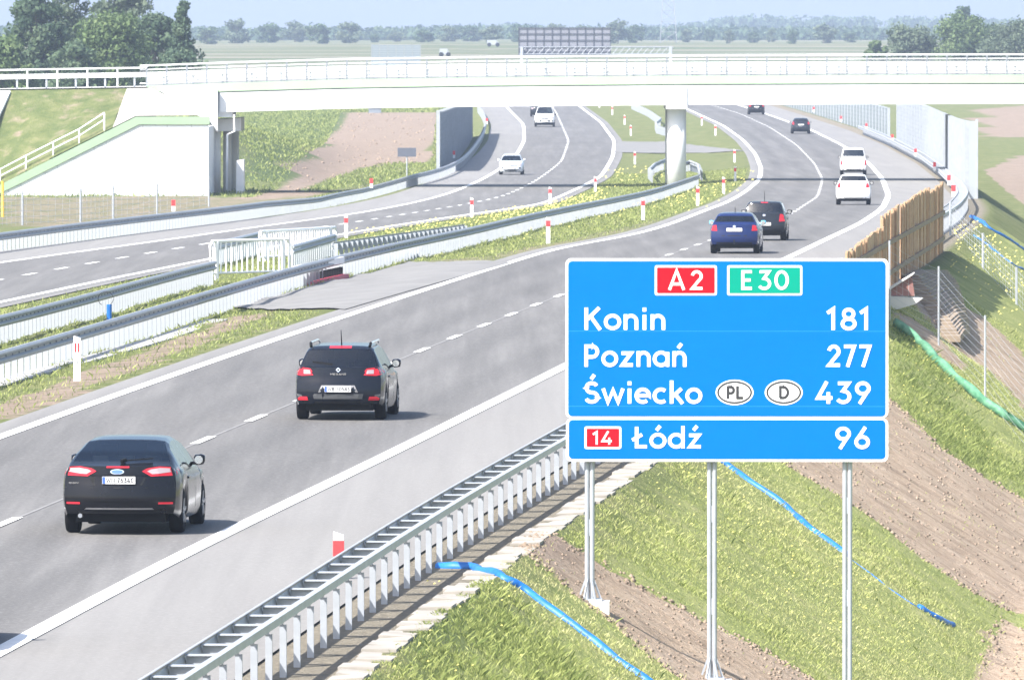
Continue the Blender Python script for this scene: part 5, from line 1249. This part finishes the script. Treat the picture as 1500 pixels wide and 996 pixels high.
def clods():
    r = RNG; C = []
    for poly, n, s0 in ((SOIL[0][0], 420, .028), (SOIL[1][0], 900, .035), (SOIL[6][0], 200, .045), (SOIL[7][0], 300, .12)):
        a = np.array(poly); x = r.uniform(a[:,0].min(), a[:,0].max(), n*4); d = r.uniform(a[:,1].min(), a[:,1].max(), n*4); k = np.where(inside(poly, x, d))[0][:n]
        for i in k: C.append((x[i], d[i], s0*r.uniform(.4,1.6)))
    for poly, k0 in ((SOIL[0][0], 26), (SOIL[1][0], 20)):
        for (x0, y0), (x1, y1) in zip(poly, poly[1:]+poly[:1]):
            for _ in range(int(k0*math.hypot(x1-x0, min(abs(y1-y0), 6)))):
                f = r.random(); C.append((x0+(x1-x0)*f+r.normal(0,.1), y0+(y1-y0)*f+r.normal(0,.3), r.uniform(.015,.065)))
    V = []; F = []; base = np.array([(1,0,0),(0,1,0),(-1,0,0),(0,-1,0),(0,0,.8),(0,0,-.8)]); fs = [(0,1,4),(1,2,4),(2,3,4),(3,0,4),(1,0,5),(2,1,5),(3,2,5),(0,3,5)]
    for x, d, s in C:
        b = len(V); z = float(terr(x, d)); V += [tuple(np.array((x, d, z)) + q*s*r.uniform(.7,1.3,3)) for q in base]; F += [tuple(b+i for i in f) for f in fs]
    stuff(link(bpy.data.objects.new('earth_clods', np_mesh('earth_clods', V, F, worn('earth_clod', (.25,.19,.14), .4, .8, .95)))))
clods()
# ------------------------------------------------------------------ far structures
def gantry():
    D = 1500.0; o = at_depth(760, 82, D); t = thing('gantry_sign', 'back of a large gantry sign with grey grid frame beyond the bridge', 'gantry', o); s = FPX/D; x = lambda p: (p-760)/s; z = lambda p: (82-p)/s
    MB().box(0, x(894), 0, .12, z(82), z(41.5)).build('board', worn('sign_back_grey', (.18,.185,.215), .08, .4, .6), t); g = MB()
    for p in np.linspace(760, 894, 12): g.box(x(p)-.06, x(p)+.06, -.1, -.001, z(82), z(41))
    for p in (41.5, 50, 59.5, 69, 81.5): g.box(x(760), x(894), -.16, -.101, z(p)-.06, z(p)+.06)
    g.build('grid_frame', worn('dark_grid_steel', (.05,.055,.07), .1, 2, .5), t); r = MB()
    for p in (69.5, 80): r.tube([(x(760),-.5,z(p)),(x(985),-.5,z(p))], .09, 6)
    for i, p in enumerate(np.arange(762, 980, 9)): r.tube([(x(p),-.5,z(80)),(x(p+9),-.5,z(69.5))], .05, 5)
    r.build('truss', M_galv_d, t)
    for p in (764, 982): q = MB(); gz = float(terr(o.x+x(p), D))-o.z; q.box(x(p)-.2,x(p)+.2,-.7,-.3,gz-.2,z(69)); q.build('leg', M_galv, t)
gantry()
def far_bits():
    def boxcar(name, label, cat, px, py, wpx, hpx, D, mat, group=None):
        p = at_depth(px, py, D); s = FPX/D; t = thing(name, label, cat, p); w, h = wpx/s, hpx/s
        MB().hexa([(-w/2,0,.5),(w*.32,0,.5),(w*.32,2.3,.5),(-w/2,2.3,.5),(-w/2,0,h),(w*.32,0,h),(w*.32,2.3,h),(-w/2,2.3,h)]).build('cargo_box', mat, t)
        MB().hexa([(w*.34,.1,.5),(w/2,.1,.5),(w/2,2.2,.5),(w*.34,2.2,.5),(w*.34,.1,h*.75),(w*.45,.1,h*.75),(w*.45,2.2,h*.75),(w*.34,2.2,h*.75)]).build('cab', mat, t)
        for xx in (-.32, .4): MB().lathe_x([(-.15,.01),(-.15,.45),(.15,.45),(.15,.01)],0,0,0,12).build('wheel', M_rubber, t).location = (w*xx, .1, .45); t.children[-1].rotation_euler = (0,0,math.pi/2)
    boxcar('far_lorry','tiny white lorry on the far road left of the gantry sign','lorry',722,69,17,10,2300,M_galv)
    boxcar('far_lorry','small pale lorry just above the bridge rail, left of the white lorry','lorry',651,84,14,12,1950,M_galv)
    def screen(label, x0, x1, y0, y1, D, n, mat):
        a = at_depth(x0, y1, D); s = FPX/D; t = thing('noise_barrier', label, 'noise barrier', a); h = (y1-y0)/s; w = (x1-x0)/s
        for k in range(n): MB().box(w*k/n+.08, w*(k+1)/n-.08, 0, .12, -2.5, h).build('panel', mat, t)
        for k in range(n+1): MB().box(w*k/n-.05, w*k/n+.05, -.03, .15, -2.6, h+.05).build('post', M_galv_d, t)
    screen('pale translucent noise screen above the bridge rail left of the gantry', 544, 616, 66, 88, 1800, 6, M_nbt)
    # back of a small sign below the dark noise barrier
    p = on_ground(596, 262); t = thing('small_sign', 'dark back of a small sign on a post beside the dirt track', 'sign', p); s = FPX/p.y
    MB().tube([(0,.08,-.2),(0,.08,44/s)], .05, 8).build('post', M_galv, t); MB().box(-13.5/s,13.5/s,0,.05,32/s,45/s).build('board', worn('sign_back_dark', (.09,.1,.13), .1, 2, .6), t)
    p = on_ground(549, 166); t = thing('site_cabin', 'small grey site cabin on the dirt beyond the bridge', 'cabin', p); s = FPX/p.y
    MB().box(-9/s,9/s,0,2.4,0,8/s).build('wall', worn('cabin_grey',(.2,.23,.27),.1,1,.6), t); MB().box(-9.8/s,9.8/s,-.15,2.55,8/s,9/s).build('roof', M_galv_d, t)
    p = on_ground(4, 318); t = thing('marker_pole', 'yellow marker pole at the left edge below the wing wall', 'pole', p); MB().tube([(0,0,-.2),(0,0,1.9)], .07, 8).build('pole', worn('yellow_paint',(.75,.5,.05),.05,3,.5), t)
far_bits()
def pylon():
    D = 2400.0; p = at_depth(979, 63, D); t = thing('power_pylon', 'lattice electricity pylon in the haze above the horizon', 'pylon', p); H = 34.0; m = MB()
    W = lambda z: max(.5, 1.9-1.5*z/22)
    for i in range(14):
        z0, z1 = i*2.4, (i+1)*2.4; a, b = W(z0), W(z1); c0 = [(-a,-a),(a,-a),(a,a),(-a,a)]; c1 = [(-b,-b),(b,-b),(b,b),(-b,b)]
        for k in range(4):
            m.tube([(*c0[k],z0),(*c1[k],z1)], .09, 4); m.tube([(*c0[k],z0),(*c1[(k+1)%4],z1)], .05, 4); m.tube([(*c1[k],z1),(*c1[(k+1)%4],z1)], .05, 4)
    m.build('lattice', worn('pylon_steel',(.25,.27,.3),.1,1,.6), t)
    for z, w in ((20,5.5),(25,7),(30,5)):
        q = MB(); q.tube([(-w,0,z),(0,-.5,z+1.0),(w,0,z)], .09, 5); q.tube([(-w,0,z),(w,0,z)], .08, 5); q.build('cross_arm', worn('pylon_steel',(.25,.27,.3)), t)
    for dz, dx in ((20,-5.5),(20,5.5)):
        a = p + Vector((dx,0,dz)); b = a + Vector((-150, 60, -3)); mb = MB(); mb.tube([a.lerp(b,k/16) - Vector((0,0,6*math.sin(math.pi*k/16))) for k in range(17)], .05, 4); tag(mb.build('power_line', M_ink), 'thin overhead power line sagging left from the pylon', 'power line', 'overhead power lines')
pylon()
# ------------------------------------------------------------------ air, light, camera
def haze():
    m = bpy.data.materials.new('pale_air'); m.use_nodes = True; nt = m.node_tree; nt.nodes.remove(nt.nodes['Principled BSDF'])
    v = nt.nodes.new('ShaderNodeVolumePrincipled'); v.inputs['Color'].default_value = (.62,.74,1.0,1); v.inputs['Density'].default_value = HAZE; v.inputs['Anisotropy'].default_value = 0.1
    nt.links.new(v.outputs[0], nt.nodes['Material Output'].inputs['Volume'])
    o = stuff(MB().box(-3900, 4000, -60, 9300, -16, 48).build('haze', m))
    return o
HAZE = .00012
haze()
w = bpy.data.worlds.new('World'); S.world = w; w.use_nodes = True; nt = w.node_tree
sky = nt.nodes.new('ShaderNodeTexSky'); sky.sky_type = 'NISHITA'; sky.sun_disc = False
SUN = Vector((-.49, -.48, .73)).normalized()
sky.sun_elevation = math.asin(SUN.z); sky.sun_rotation = math.atan2(SUN.x, SUN.y); sky.air_density = 1.0; sky.dust_density = 2.5; sky.ozone_density = 1.5
nt.links.new(sky.outputs[0], nt.nodes['Background'].inputs[0]); nt.nodes['Background'].inputs[1].default_value = .12
ld = bpy.data.lights.new('sun', 'SUN'); ld.energy = 4.5; ld.angle = math.radians(.53); ld.color = (1, .96, .9)
lo_ = bpy.data.objects.new('sun', ld); COL.objects.link(lo_); lo_.rotation_euler = (-SUN).to_track_quat('-Z', 'Y').to_euler()
cd = bpy.data.cameras.new('camera'); cam = bpy.data.objects.new('camera', cd); COL.objects.link(cam)
cam.location = (0, 0, EYE); cam.rotation_euler = (math.pi/2 - TILT, 0, 0); cd.sensor_width = 36; cd.lens = FPX/1500*36; cd.clip_start = 1; cd.clip_end = 20000
cd.dof.use_dof = True; cd.dof.focus_distance = 185; cd.dof.aperture_fstop = 16
S.camera = cam
S.view_settings.view_transform = 'Standard'; S.view_settings.look = 'None'; S.view_settings.exposure = 1.27; S.view_settings.gamma = 1
S.cycles.use_denoising = True; S.cycles.volume_bounces = 1; S.cycles.max_bounces = 8; S.cycles.transparent_max_bounces = 12
S.render.resolution_x = 1024; S.render.resolution_y = 679
